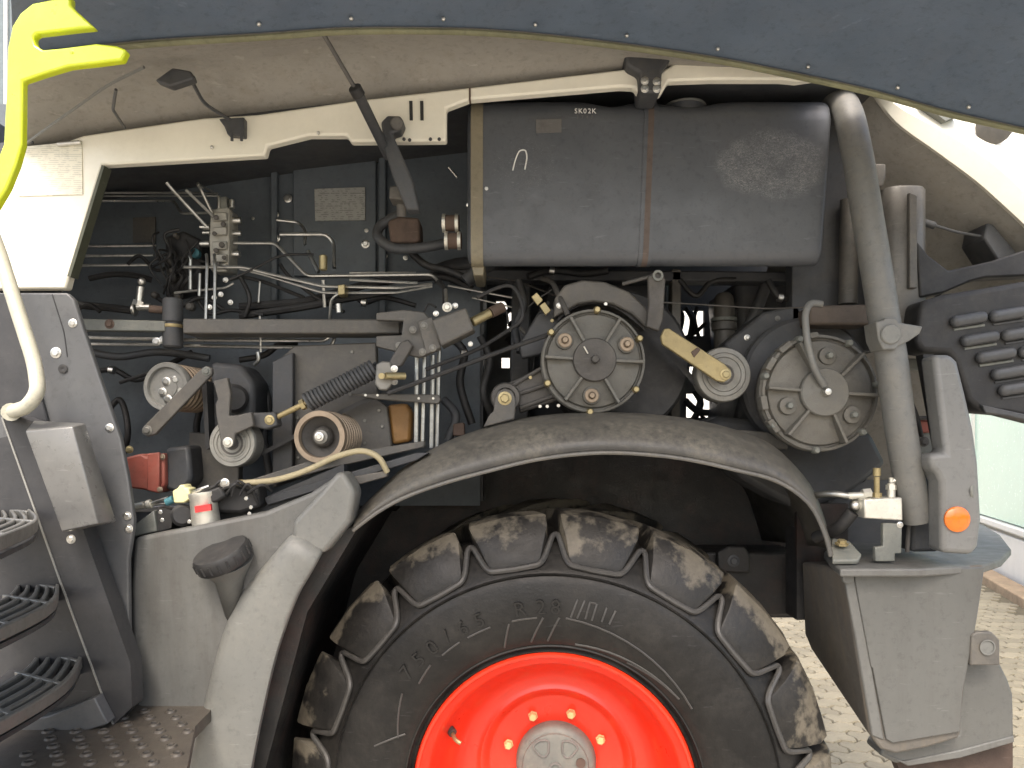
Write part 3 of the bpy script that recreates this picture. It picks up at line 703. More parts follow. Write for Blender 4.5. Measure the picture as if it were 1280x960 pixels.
pipes('hydraulic_pipe', [
    ([(118, 241, .42), (240, 241, .42), (272, 242, .38)], .0042), ([(122, 245, .42), (272, 245, .40)], .003), ([(112, 251, .40), (218, 251, .40), (226, 267, .34), (262, 266, .32)], .0045),
    ([(208, 228, .22), (222, 244, .24), (258, 283, .29)], .0055), ([(232, 237, .22), (268, 272, .29)], .0048), ([(247, 229, .22), (251, 236, .24), (265, 266, .29)], .0055), ([(248, 230, .24), (268, 241, .36)], .003),
    ([(108, 308, .44), (195, 307, .44)], .005), ([(104, 320, .44), (192, 319, .44)], .005), ([(100, 332, .44), (190, 331, .44)], .005),
    ([(227, 334, .28), (305, 334, .28), (330, 341, .28), (404, 358, .26), (500, 360, .25), (540, 355, .3)], .0050), ([(300, 336, .29), (332, 344, .29), (404, 366, .28), (495, 366, .26), (540, 358, .3)], .0045),
    ([(292, 304, .33), (344, 304, .33), (384, 345, .3), (540, 343, .28), (548, 352, .3)], .0055), ([(350, 293, .34), (408, 293, .34), (417, 303, .34), (418, 335, .3)], .0062), ([(346, 275, .40), (374, 278, .40), (382, 288, .38), (381, 306, .36)], .005),
    ([(437, 341, .3), (490, 341, .3), (520, 341, .3)], .004), ([(437, 350, .3), (522, 354, .3)], .005),
    ([(258, 318, .26), (259, 330, .24), (257, 408, .22), (262, 418, .24)], .0050), ([(268, 318, .26), (269, 330, .24), (268, 410, .22), (274, 420, .26)], .0050),
    ([(238, 320, .3), (238, 362, .3)], .0065), ([(250, 342, .3), (249, 370, .3)], .0055), ([(218, 366, .3), (282, 360, .3), (292, 354, .3)], .004),
    ([(106, 422, .28), (196, 424, .28)], .006), ([(106, 430, .28), (200, 431, .28)], .005), ([(230, 425, .26), (406, 426, .26), (415, 418, .26), (416, 400, .28)], .0056), ([(230, 432, .26), (330, 434, .26), (412, 434, .26), (418, 426, .26), (418, 400, .28)], .0056),
    ([(385, 314, .36), (398, 340, .32)], .006), ([(404, 350, .28), (406, 384, .3)], .006), ([(412, 400, .3), (414, 374, .28), (424, 367, .27)], .005), ([(325, 352, .34), (323, 378, .34)], .004), ([(325, 395, .25), (326, 440, .26)], .004), ([(322, 440, .26), (324, 450, .26), (318, 456, .27)], .006),
    ([(560, 357, .3), (640, 372, .35)], .004), ([(590, 372, .32), (640, 384, .35)], .003),
], m_pipe, H)
part('relief_valve', MB().cyl(P(404, 319, .28), P(404, 338, .28), S(5, .28), n=12, ch=.003), m_brass, H)
part('clamp_block', MB().prism([(422, 356), (431, 355), (431, 368), (422, 369)], .23, .28), m_brass, H, bevel=.003)
part('elbow_fitting', MB().cyl(P(423, 380, .26), P(424, 391, .26), S(4, .26), n=10), m_steel, H)
# solenoids and cable tangle left of the block
so = part('solenoid_bank', MB().prism([(206, 296), (228, 288), (252, 300), (252, 360), (206, 372)], .36, .44), m_black, H, bevel=.008)
for x, y, r in ((218, 340, .010), (217, 329, .010), (217, 315, .009), (222, 296, .007), (219, 349, .010), (246, 318, .013), (230, 326, .007), (224, 370, .011), (240, 384, .012), (196, 370, .009)):
    part('solenoid', MB().lathe([(r*1.2, 0), (r*1.2, -.02), (r*.7, -.025), (0, -.025)], P(x, y, .355), (0, 1, 0), 12), (m_teal if x == 246 else m_castd if r < .0095 else m_frame), so)
for i in range(16):
    a = (rnd.uniform(196, 250), rnd.uniform(282, 350)); b = (a[0]+rnd.uniform(-30, 30), a[1]+rnd.uniform(15, 55))
    mid = ((a[0]+b[0])/2+rnd.uniform(-18, 18), (a[1]+b[1])/2+rnd.uniform(-14, 14))
    part('wire', MB().tube(smoothline([P(*a, .33), P(*mid, .27+rnd.uniform(0, .05)), P(*b, .33)], 6), rnd.uniform(.003, .0055), 6, 0), m_black, H)
bf = part('ball_fitting', MB().sphere(P(177, 352, .2), S(5, .2)).cyl(P(176, 358, .2), P(174, 378, .2), S(4.6, .2), n=12, ch=.002), m_steel, H)
part('fitting', MB().cyl(P(174, 376, .2), P(172, 382, .2), S(7, .2), n=6), m_steel, bf)
part('fitting', MB().cyl(P(166, 387, .2), P(170, 387, .2), S(8, .2), n=14, ch=.002).cyl(P(172, 384, .2), P(188, 384, .2), S(4.5, .2), n=10), m_steel, bf)
part('hose', MB().tube([P(186, 386, .2), P(210, 388, .22)], S(5, .2), 10, 0), m_rust, bf)
pipes('hose', [([(112, 348, .42), (140, 342, .42), (170, 344, .42), (190, 350, .44)], .010), ([(95, 381, .3), (130, 384, .3), (165, 388, .28)], .012), ([(96, 388, .26), (112, 378, .26), (125, 390, .26)], .006),
    ([(300, 395, .34), (380, 384, .33), (440, 372, .32), (500, 362, .34)], .012), ([(300, 384, .36), (380, 378, .36), (470, 352, .38), (560, 344, .4), (590, 362, .42)], .014), ([(380, 372, .36), (330, 352, .36), (300, 345, .34), (280, 352, .3)], .006),
    ([(286, 350, .26), (320, 335, .28), (350, 318, .3), (392, 318, .34)], .004)], m_black, H, fil=.05)
for x, y in ((268, 372), (288, 378), (276, 368), (262, 384), (282, 350)): bolt(x, y, .3, .006, m_steel, H, 'fitting_nut')
fl = part('oil_filter', MB().lathe([(.024, 0), (.029, .006), (.029, .06), (.025, .065), (.025, .075), (.029, .08), (.029, .145), (.024, .15)], P(216, 435, .2), (0, 0, 1), 20), m_dark, H)
part('filter_band', MB().lathe([(.0295, 0), (.031, .002), (.031, .008), (.0295, .01)], P(216, 410, .2), (0, 0, 1), 20), m_zinc, fl)
# cross beam
cb = part('cross_beam', MB().prism([(228, 398), (500, 399), (500, 417), (228, 417)], .16, .26), m_frame, H, bevel=.005)
part('beam_end', MB().prism([(500.5, 400), (503, 401), (503, 416), (500.5, 416)], .165, .255), m_black, cb)
part('beam_bracket', MB().prism([(100, 398), (206, 401), (206, 414), (100, 413)], .17, .2), m_hub, H, bevel=.003)
bolt(137, 405, .17, .010, m_rust, H); bolt(204, 425, .2, .009, m_steel, H, 'clamp_nut'); bolt(196, 427, .2, .009, m_steel, H, 'clamp_nut')

# ---- tensioner bracket and actuator in the middle ------------------------
tb = part('tension_bracket', MB().prism([(470, 391), (505, 387), (530, 390), (540, 401), (551, 436), (525, 447), (512, 444), (470, 433), (470, 420), (502, 419), (504, 401), (470, 400)], .10, .13), m_frame, H, bevel=.003)
part('bracket_cover', MB().prism([(522, 402), (540, 396), (551, 434), (533, 443)], .085, .098), m_frame, tb, bevel=.002)
for x, y in ((516, 412), (530, 407), (528, 440), (541, 435), (499, 432)): bolt(x, y, .085, .0075, m_disc, tb)
ac = part('actuator_box', MB().prism([(539, 400), (582, 384), (593, 412), (551, 433)], .06, .14), m_frame, H, bevel=.006)
part('brass_tip', MB().cyl(P(590, 403, .12), P(613, 391, .14), S(6, .12), n=14, ch=.003), m_brass, ac)
part('actuator_rod', MB().cyl(P(613, 391, .14), P(628, 384, .16), S(7, .14), n=12), m_rust, ac)
bolt(559, 384, .1, .010, m_silver, ac); bolt(569, 382, .12, .006, m_steel, ac); bolt(545, 392, .12, .006, m_steel, ac); bolt(588, 430, .1, .005, m_steel, ac)
part('connector', MB().cyl(P(557, 362, .15), P(558, 380, .12), S(2.2, .13), n=10), m_steel, ac)
pipes('cable', [([(545, 384, .12), (535, 378, .14), (530, 390, .14)], .003), ([(548, 352, .3), (556, 360, .22), (556, 384, .14)], .008)], m_black, H)
lk = part('tension_lever', MB().prism([(500, 428), (510, 424), (516, 432), (502, 456), (492, 462), (484, 456)], .06, .09), m_castd, H, bevel=.004)
part('lever_disc', MB().prism([(470, 455), (478, 451), (488, 452), (492, 466), (490, 480), (484, 488), (474, 488), (468, 480)], .05, .075), m_disc, lk, bevel=.005)
part('lever_pin', MB().cyl(P(482, 470, .03), P(506, 470, .06), S(4.5, .04), n=12).cyl(P(477, 470, .03), P(477, 470, .05), S(4, .04), n=12), m_brass, lk)
bolt(493, 461, .05, .007, m_steel, lk); bolt(493, 477, .05, .007, m_disc, lk)
a, b = P(384, 503, .09), P(470, 460, .09)
sp = part('tension_spring', MB().spring(a, b, S(10.5, .09), S(2.3, .09), 19), m_dark, H)
part('spring_core', MB().cyl(a, b, S(6, .09), n=12), m_black, sp)
part('spring_rod', MB().cyl(P(341, 524, .09), P(384, 503, .09), S(3.6, .09), n=10), m_zinc, sp)
part('spring_nut', MB().cyl(P(376, 507, .09), P(381, 504.5, .09), S(7, .09), n=6), m_brass, sp)
eb = part('eye_bracket', MB().prism([(308, 516), (344, 515), (347, 532), (332, 537), (308, 532)], .07, .12), m_dark, H, bevel=.005)
bolt(337, 525, .07, .010, m_brass, eb)
# engine plate and grooved pulley
ep = part('engine_plate', MB().prism([(368, 432), (470, 428), (472, 500), (484, 508), (490, 560), (340, 610), (342, 455)], .22, .26), m_frame, H, bevel=.004)
part('engine_plate_side', MB().prism([(340, 452), (366, 440), (366, 598), (340, 606)], .19, .218), m_dark, H, bevel=.004)
for x, y in ((438, 493), (455, 493), (456, 526), (474, 513), (478, 533), (456, 554), (372, 522), (373, 572), (440, 440)): bolt(x, y, .22, .006, m_disc, ep, washer=False)
part('brown_cover', MB().prism([(484, 506), (508, 504), (515, 515), (513, 552), (490, 556)], .24, .3), m_amberp, H, bevel=.01, label='oily brown cover')
gc = P(399, 546, .06)
gp = [(S(26), .012), (S(27), .0), (S(33.5), .0), (S(34), .004)]
for i in range(9): gp += [(S(34), .012+i*.022), (S(34), .021+i*.022), (S(30), .026+i*.022), (S(30), .029+i*.022)]
gp += [(S(34), .214), (S(34), .222), (S(20), .222)]
gpl = part('grooved_pulley', MB().lathe(gp, gc, (.10, 1, 0), 56, cap=False), m_copper, H, ang=20)
part('pulley_well', MB().lathe([(S(27), .0), (S(26), .03), (S(14), .05), (S(13), .03), (S(11), .025), (0, .025)], gc+Vector((0, .003, 0)), (0, 1, 0), 40, cap=False), m_castd, gpl)
part('pulley_hub', MB().lathe([(S(11), 0), (S(9), -.012), (S(5.5), -.014), (S(5.5), -.006), (0, -.006)], gc+Vector((0, .028, 0)), (0, 1, 0), 24), m_disc, gpl)
bolt(399, 546, .07, .009, m_steel, gpl)
# left pulley with bar, idler, red pump
lc = P(211, 484, .16)
pr = [(S(12, .16), .0), (S(24, .16), .0), (S(25, .16), -.012), (S(29, .16), -.014), (S(30, .16), -.008)]
for i in range(6): pr += [(S(30, .16), .004+i*.022), (S(30, .16), .012+i*.022), (S(27, .16), .017+i*.022), (S(27, .16), .021+i*.022)]
pr += [(S(30, .16), .14), (S(10, .16), .09)]
lp = part('belt_pulley', MB().lathe(pr, lc, (.16, 1, .0), 56), m_copper, H, ang=20)
part('pulley_rim', MB().lathe([(S(24, .16), -.010), (S(25, .16), -.0165), (S(29.5, .16), -.018), (S(31, .16), -.012), (S(31, .16), .002), (S(24, .16), .002)], lc, (.16, 1, 0), 48, closed=True), m_lgrey, lp)
part('pulley_face', MB().lathe([(S(24.5, .16), -.006), (S(22, .16), -.003), (S(14, .16), -.003), (S(13, .16), -.008), (0, -.008)], lc, (.16, 1, 0), 40), m_lgrey, lp)
for x, y in ((208, 477), (220, 475), (203, 490), (210, 499), (226, 488)): bolt(x, y, .152, .009, m_steel, lp)
bar = part('belt_guard_bar', MB().prism([(178, 534), (252, 460), (258, 457), (265, 460), (265, 468), (194, 543), (184, 546), (177, 541)], .09, .105), m_frame, H, bevel=.003)
bolt(258, 464, .09, .009, m_hub, bar); bolt(184, 538, .09, .010, m_disc, bar)
part('rear_belt', MB().tube([P(150, 478, .3), P(212, 458, .26)], .006, 8, 0), m_black, H)
part('belt_run', MB().prism([(252, 478), (258, 476), (262, 560), (257, 562)], .15, .2), m_black, H)
pu = part('pump_housing', MB().prism([(262, 452), (300, 455), (318, 478), (318, 520), (308, 545), (262, 540)], .2, .36), m_dark, H, bevel=.015)
part('pump_boss', MB().cyl(P(292, 498, .16), P(292, 498, .22), S(18, .2), n=20, ch=.01), m_black, pu)
ic = P(290, 554, .08)
idl = part('idler_roller', MB().lathe([(S(8), .0), (S(17), .0), (S(18), .003), (S(20), .003), (S(21), .0), (S(24), .0), (S(24.6), .002), (S(25.2), .0), (S(30), .0), (S(31.5), .006), (S(31.5), .06), (S(20), .064)], ic, (.08, 1, 0), 52), m_roller, H, ang=25)
part('roller_bearing', MB().lathe([(S(15), .001), (S(15), -.002), (S(12.5), -.002), (S(12), .004), (S(9), .004), (S(8.5), -.004), (0, -.004)], ic, (.08, 1, 0), 32), m_castd, idl)
ia = part('idler_arm', MB().prism([(266, 476), (284, 472), (288, 492), (287, 504), (286, 520), (296, 519), (314, 515), (317, 532), (300, 540), (294, 542), (292, 557), (277, 558), (270, 520), (269, 505), (272, 498)], .04, .06), m_frame, H, bevel=.003)
bolt(285, 553, .04, .010, m_silver, ia)
rp = part('red_pump', MB().prism([(156, 572), (176, 567), (182, 571), (205, 566), (206, 606), (198, 617), (178, 612), (160, 610)], .14, .24), m_red, H, bevel=.006, label='red painted gear pump')
part('pump_flange', MB().prism([(184, 567), (199, 565), (199, 617), (183, 613)], .125, .138), m_red, rp, bevel=.004)
part('pump_body', MB().prism([(206, 560), (236, 556), (240, 600), (226, 618), (206, 612)], .16, .28), m_dark, rp, bevel=.012)
bolt(203, 571, .135, .006, m_copper, rp); bolt(200, 612, .125, .006, m_copper, rp); bolt(162, 562, .15, .008, m_brass, rp)
part('lower_plate', MB().prism([(236, 540), (300, 545), (298, 612), (232, 625)], .25, .29), m_frame, H, bevel=.004)
# long belt and rods running up to the fan drive
part('drive_belt', MB().loft([[P(x, y, Y) for x, y in ((296, 585), (340, 563), (400, 531), (450, 506), (484, 494))] for Y in (.15, .18)], thick=(0, 0, S(6))), m_black, H)
pipes('push_rod', [([(484, 492, .05), (560, 464, .08), (640, 434, .1), (690, 417, .12)], .0068), ([(532, 462, .12), (600, 436, .14), (655, 400, .15), (652, 375, .15), (640, 355, .15), (620, 360, .15), (596, 372, .14)], .0058), ([(628, 380, .18), (634, 392, .18), (635, 405, .18)], .004)], m_black, H, fil=.04)
part('rail', MB().prism([(436, 492), (548, 493), (551, 499), (548, 505), (470, 499)], .13, .16), m_frame, H, bevel=.003)
for x in (523.5, 541.5, 457, 472): bolt(x, 498 if x > 500 else 494, .13, .0045, m_steel, H, 'rail_bolt', False)
pipes('riser_pipe', [([(521, 440, .17), (520, 556, .17)], .0065), ([(531, 442, .18), (528, 558, .18)], .0065), ([(541, 444, .17), (539, 560, .17)], .0065), ([(549, 436, .18), (546, 560, .18)], .0065)], m_pipe, H)
part('rust_fitting', MB().prism([(566, 530), (580, 528), (581, 545), (566, 545)], .3, .34), m_rust, H, bevel=.004)

# air intake parts left of the tank
part('intake_box', MB().prism([(484, 276), (498, 270), (524, 272), (525, 300), (520, 304), (488, 303)], .26, .36), m_rust, H, bevel=.01, label='brown intake box')
pipes('intake_hose', [([(500, 268, .3), (474, 282, .3), (470, 296, .28), (490, 312, .26), (530, 310, .26), (575, 300, .28)], .016), ([(540, 344, .44), (580, 330, .44), (620, 340, .46), (660, 350, .5)], .03), ([(582, 352, .3), (600, 336, .3), (612, 330, .34)], .022)], m_dark, H, n=12, fil=.06)
for y in (279, 301):
    hs = part('hose_joint', MB().cyl(P(553+(y > 290)*3, y, .2), P(574+(y > 290)*3, y, .2), S(10, .2), n=16), m_rust, H)
    for x in (555, 571): part('hose_clamp', MB().cyl(P(x+(y > 290)*3-2, y, .2), P(x+(y > 290)*3+2, y, .2), S(11.5, .2), n=16), m_silver, hs)
part('spark', MB().cyl(P(561, 209, .3), P(572, 222, .3), .004), m_steel, H, ).name = 'cable_end'

for pts, rr, mt_ in (
    (((100, 470), (140, 462), (170, 475), (200, 462), (240, 440)), .009, m_black), (((130, 520), (150, 500), (160, 540), (150, 580)), .010, m_black), (((112, 440), (150, 446), (200, 440), (262, 448)), .012, m_dark),
    (((236, 470), (250, 500), (246, 540), (262, 570)), .011, m_black), (((318, 470), (335, 500), (330, 545), (338, 600)), .012, m_dark), (((300, 450), (330, 444), (350, 430), (372, 428)), .010, m_black),
    (((560, 420), (580, 440), (575, 480), (590, 530)), .013, m_black), (((600, 420), (612, 450), (604, 490), (616, 520)), .012, m_black), (((648, 350), (655, 380), (644, 410), (650, 440)), .013, m_dark),
    (((555, 500), (570, 520), (560, 550)), .014, m_dark), (((660, 346), (690, 338), (730, 342), (760, 338)), .012, m_black), (((850, 350), (870, 370), (890, 352), (920, 350)), .009, m_black),
    (((960, 350), (975, 372), (1000, 370), (1030, 360)), .010, m_black), (((1035, 350), (1046, 370), (1070, 372)), .012, m_dark), (((1050, 560), (1030, 590), (1046, 612), (1020, 640)), .012, m_black),
    (((986, 560), (1000, 580), (1020, 590), (1050, 580), (1080, 600)), .010, m_black), (((350, 330), (362, 346), (396, 372), (430, 390)), .006, m_black), (((300, 345), (312, 372), (306, 396)), .007, m_black),
    (((430, 360), (455, 378), (480, 372), (520, 382)), .008, m_black), (((196, 372), (222, 384), (252, 372), (280, 388)), .007, m_black), (((160, 330), (175, 320), (196, 338), (215, 330)), .006, m_black),
    (((245, 372), (262, 392), (290, 388), (330, 394)), .006, m_black), (((500, 300), (530, 330), (560, 338), (590, 352)), .012, m_black), (((130, 590), (150, 606), (140, 630)), .010, m_black)):
    Yh = rnd.uniform(.30, .40)
    part('hose', MB().tube(smoothline([P(x, y, Yh+rnd.uniform(-.02, .02)) for x, y in pts], 6), rr, 10, 0), mt_, H)
for x, y, mt_ in ((140, 462, m_steel), (200, 462, m_steel), (330, 500, m_zinc), (580, 441, m_steel), (612, 451, m_steel), (690, 338, m_steel), (975, 372, m_steel), (1000, 581, m_hub), (222, 384, m_steel), (455, 378, m_steel)):
    part('hose_clip', MB().cyl(P(x-3, y, .33), P(x+3, y+1, .33), .0135, n=12), mt_, H)
# ---- fan drive housings, levers, rollers -------------------------------
def housing(name, cx, cy, Y, r, mt, hubc, ribs, bolts, washers, discr, depth=.09, shift=(0, 0), n_edge=6, e0=85):
    c = P(cx, cy, Y); s1 = S(1, Y)
    o = part(name, MB().lathe([(r*s1*1.03, .012+depth*.4), (r*s1*1.03, .022), (r*s1*1.0, .016), (r*s1*.93, .016), (r*s1*.90, .006), (r*s1*.86, .004), (r*s1*.60, -.004), (r*s1*.44, -.012), (0, -.014)], c, (0, 1, 0), 64), mt, H, ang=28)
    part('rim_ring', MB().lathe([(r*s1*1.0, .015), (r*s1*1.01, .004), (r*s1*.965, .002), (r*s1*.955, .015)], c, (0, 1, 0), 64, closed=True), mt, o)
    part('housing_body', MB().lathe([(r*s1*.98, .03), (r*s1*.98, depth), (r*s1*.7, depth+.05), (r*s1*.3, depth+.06)], c, (0, 1, 0), 48), m_castd, o)
    for a in ribs:
        d = Vector((math.cos(R(a)), 0, math.sin(R(a)))); t = Vector((-d.z, 0, d.x))
        p0 = c+d*(discr*s1*.92); p1 = c+d*(r*s1*.955)
        part('rib', MB().solid([p0+t*.0055+Vector((0, .012, 0)), p0-t*.0055+Vector((0, .012, 0)), p0-t*.0045+Vector((0, -.030, 0)), p0+t*.0045+Vector((0, -.030, 0))], p1-p0), mt, o, bevel=.002)
    part('centre_disc', MB().lathe([(discr*s1, .0), (discr*s1, -.030), (discr*s1*.95, -.034), (discr*s1*.3, -.034), (0, -.036)], c, (0, 1, 0), 40), hubc, o)
    part('shaft_end', MB().lathe([(S(5.5), 0), (S(5.5), -.014), (S(4), -.02), (0, -.021)], c+Vector((0, -.034, 0)), (0, 1, 0), 20), m_steel if mt is m_cast2 else m_castd, o)
    for a, rr in bolts:
        p = c+Vector((math.cos(R(a)), 0, math.sin(R(a))))*rr*s1
        bs = part('boss', MB().lathe([(S(12), .006), (S(11), -.016), (S(9), -.018), (0, -.018)], p, (0, 1, 0), 24), mt, o)
        if washers:
            part('washer', MB().lathe([(S(9.5), -.018), (S(9.5), -.022), (S(8.5), -.024), (S(5), -.024), (S(5), -.019)], p, (0, 1, 0), 24), washers, o)
        q = MB().lathe([(S(4.6), 0), (S(4.6), -.014), (S(3.4), -.017), (0, -.017)], p+Vector((0, -.019, 0)), (0, 1, 0), 6)
        part('stud_nut', q, m_copper if washers else m_hub, o)
    for i in range(n_edge):
        a = e0-i*360/n_edge
        p = c+Vector((math.cos(R(a)), 0, math.sin(R(a))))*r*s1*1.0
        part('edge_bolt', MB().lathe([(S(5), .02), (S(4.6), -.004), (S(3.2), -.009), (0, -.009)], p, (0, 1, 0), 10), m_brass if mt is m_cast else m_hub, o)
    return o
h1 = housing('fan_drive_housing', 742, 451, .10, 64, m_cast, m_castd, (-2, 58, 119, 176, 234, 300), ((146, 44), (26, 45), (266, 44)), m_copper, 27, n_edge=6, e0=86)
part('shaft_scratch', MB().tube([P(730, 433, .058), P(735, 442, .058)], .0022, 6, 0), m_silver, h1)
h2 = housing('rear_drive_housing', 1026, 491, .08, 72, m_cast2, m_cast, (-3, 44, 116, 175, 230, 294), ((82, 46), (201, 46), (-37, 46)), None, 30, n_edge=7, e0=60)
for a in (100, 128, 150, 190, 215):
    p = P(1026, 491, .08); d = Vector((math.cos(R(a)), 0, math.sin(R(a)))); t = Vector((-d.z, 0, d.x))
    c0 = p+d*S(69, .08)
    part('edge_clip', MB().solid([c0+t*.02+Vector((0, -.012, 0)), c0-t*.02+Vector((0, -.012, 0)), c0-t*.02+d*.016+Vector((0, -.006, 0)), c0+t*.02+d*.016+Vector((0, -.006, 0))], (0, .04, 0)), m_cast2, h2, bevel=.002)
part('breather_hose', MB().tube([P(1027, 380, .05), P(1012, 378, .04), P(1006, 392, .03), P(1009, 430, .02), P(1018, 462, .02), P(1030, 482, .04)], .010, 10, .04), m_pipeg, h2)
part('rear_sheave', MB().lathe([(.02, 0), (.19, 0), (.20, .01), (.19, .03), (.20, .05), (.1, .06)], P(1010, 478, .22), (0, 1, 0), 48), m_dark, H)
part('back_sheave', MB().lathe([(.02, 0), (.215, 0), (.225, .01), (.205, .03), (.225, .05), (.1, .06)], P(772, 452, .24), (0, 1, 0), 48), m_black, H)
sh = [(692, 397), (694, 372), (706, 356), (728, 350), (756, 352), (786, 364), (808, 384), (820, 406), (806, 408), (790, 392), (766, 380), (742, 377), (722, 380), (706, 390)]
bs = part('belt_shroud', MB().prism(sh, .14, .24), m_frame, H, bevel=.006)
bolt(757, 380, .14, .006, m_steel, bs, washer=False); bolt(817, 408, .14, .007, m_steel, bs, washer=False); bolt(699, 382, .14, .006, m_steel, bs)
bel = smoothline([(696, 402), (720, 384), (744, 380), (770, 386), (800, 408), (836, 446), (872, 486), (896, 506)], 4)
part('fan_belt', MB().loft([[P(p[0], p[1], Y) for p in bel] for Y in (.16, .2)], thick=(.006, 0, S(8))), m_black, H)
lv1 = part('belt_lever', MB().prism([(810, 345), (818, 340), (828, 341), (832, 350), (829, 400), (824, 414), (808, 408), (811, 380)], .09, .11), m_castd, H, bevel=.004, label='rusty upright belt lever')
part('lever_eye', MB().lathe([(S(7), 0), (S(7), -.008), (S(4), -.008), (S(4), 0)], P(822, 345, .089), (0, 1, 0), 20, closed=True), m_hub, lv1)
part('lever_link', MB().cyl(P(778, 355, .13), P(812, 346, .11), .006, n=10), m_castd, lv1)
ro = part('belt_roller', MB().lathe([(S(8), 0), (S(22), .0), (S(22.6), .002), (S(23.2), .0), (S(28), .0), (S(28.6), .002), (S(29.2), .0), (S(35), .002), (S(36.5), .008), (S(36.5), .06), (S(20), .07)], P(905, 468, .12), (0, 1, 0), 52), m_disc, H, ang=25)
part('roller_ring', MB().lathe([(S(14), .002), (S(13), -.003), (S(11), -.003), (S(11), .004), (0, .004)], P(905, 468, .12), (0, 1, 0), 32), m_castd, ro)
ya = part('zinc_arm', MB().prism([(826, 421), (830, 411), (836, 410), (906, 455), (914, 463), (914, 472), (905, 478), (896, 476), (828, 430)], .075, .092), m_zinc, H, bevel=.003, label='yellow zinc plated roller arm')
bolt(907, 468, .075, .011, m_brass, ya)
part('arm_weld', MB().prism([(864, 440), (872, 434), (876, 437), (868, 447)], .071, .08), m_rust, ya, bevel=.002)
# pivot arm left of the fan drive
pa = part('pivot_arm', MB().prism([(617, 494), (622, 484), (632, 480), (690, 454), (700, 500), (650, 516), (648, 506), (640, 494)], .16, .24), m_castd, H, bevel=.006)
for (a, b) in (((640, 482), (684, 456)), ((650, 492), (690, 478)), ((650, 510), (694, 494))):
    part('arm_rib', MB().tube([P(*a, .155), P(*b, .15)], .006, 8, 0), m_castd, pa)
part('pivot_eye', MB().lathe([(S(20), .06), (S(20), .0), (S(18), -.008), (S(13), -.008), (S(12), .0)], P(632, 497, .12), (0, 1, 0), 32), m_castd, pa)
pb = part('pivot_bracket', MB().prism([(618, 500), (622, 489), (631, 485), (641, 489), (645, 500), (644, 516), (643, 524), (604, 534), (612, 518), (617, 514)], .095, .115), m_frame, H, bevel=.004)
bolt(631, 498, .095, .014, m_brass, pb)
for x, y in ((663, 472), (696, 417), (690, 401), (684, 508), (675, 508), (698, 507)): bolt(x, y, .14, .006, m_brass if x in (663, 690) else m_steel, H, washer=False)
part('sensor_tag', MB().prism([(664, 371), (671, 365), (679, 375), (672, 382)], .16, .175).prism([(674, 382), (681, 377), (689, 388), (682, 394)], .158, .172), m_brass, H, bevel=.002, label='brass sensor tags')
pipes('cable', [([(660, 384, .2), (672, 374, .17), (690, 362, .2)], .002), ([(678, 348, .25), (690, 352, .22), (700, 372, .14), (710, 394, .12)], .008), ([(650, 410, .25), (660, 420, .24), (672, 395, .22), (686, 378, .24)], .006), ([(830, 378, .13), (880, 381, .2), (960, 386, .2), (1010, 384, .1)], .0022), ([(600, 345, .4), (650, 352, .4), (700, 372, .35)], .003)], m_black if False else m_castd, H, fil=.03)
part('grey_bracket', MB().prism([(648, 430), (672, 392), (690, 384), (704, 392), (696, 420), (690, 440), (652, 448)], .2, .24), m_dark, H, bevel=.006)
# things deep in the bay
fm = part('filter_stack', MB().lathe([(.03, 0), (.034, .02), (.034, .07), (.042, .075), (.042, .10), (.034, .105), (.036, .16), (.03, .19), (.02, .2)], P(905, 440, .5), (0, 0, 1), 20), m_frame, H)
part('filter_band', MB().lathe([(.0425, 0), (.044, .006), (.0425, .012)], P(905, 402, .5), (0, 0, 1), 20), m_hub, fm)
part('engine_post', MB().prism([(840, 336), (852, 336), (850, 560), (838, 560)], .4, .46), m_frame, H, bevel=.004)
part('engine_post', MB().prism([(640, 340), (664, 340), (660, 560), (636, 560)], .45, .55), m_dark, H, bevel=.006)
part('engine_duct', MB().prism([(905, 430), (955, 390), (1000, 380), (1010, 420), (960, 450), (930, 480)], .3, .4), m_dark, H, bevel=.01)
part('engine_block', MB().prism([(680, 350), (838, 350), (838, 560), (660, 560), (666, 470)], .6, .9), m_dark, H, bevel=.02)
part('engine_block_side', MB().prism([(920, 350), (1040, 350), (1040, 400), (1030, 560), (900, 590), (930, 480)], .5, .9), m_dark, H, bevel=.02)
part('intake_pipe', MB().tube([P(930, 420, .45), P(945, 390, .45), P(962, 345, .45)], .02, 10, .03), m_dark, H)
bolt(934, 422, .3, .007, m_steel, H); bolt(972, 398, .3, .006, m_disc, H); bolt(1040, 363, .4, .018, m_teal, H)
part('lower_frame_bar', MB().prism([(880, 534), (960, 540), (985, 552), (985, 562), (900, 556)], .2, .26), m_frame, H, bevel=.004)
part('gear_case', MB().prism([(860, 540), (900, 520), (1090, 540), (1110, 580), (1060, 620), (1000, 640), (930, 600)], .3, .5), m_dark, H, bevel=.02)

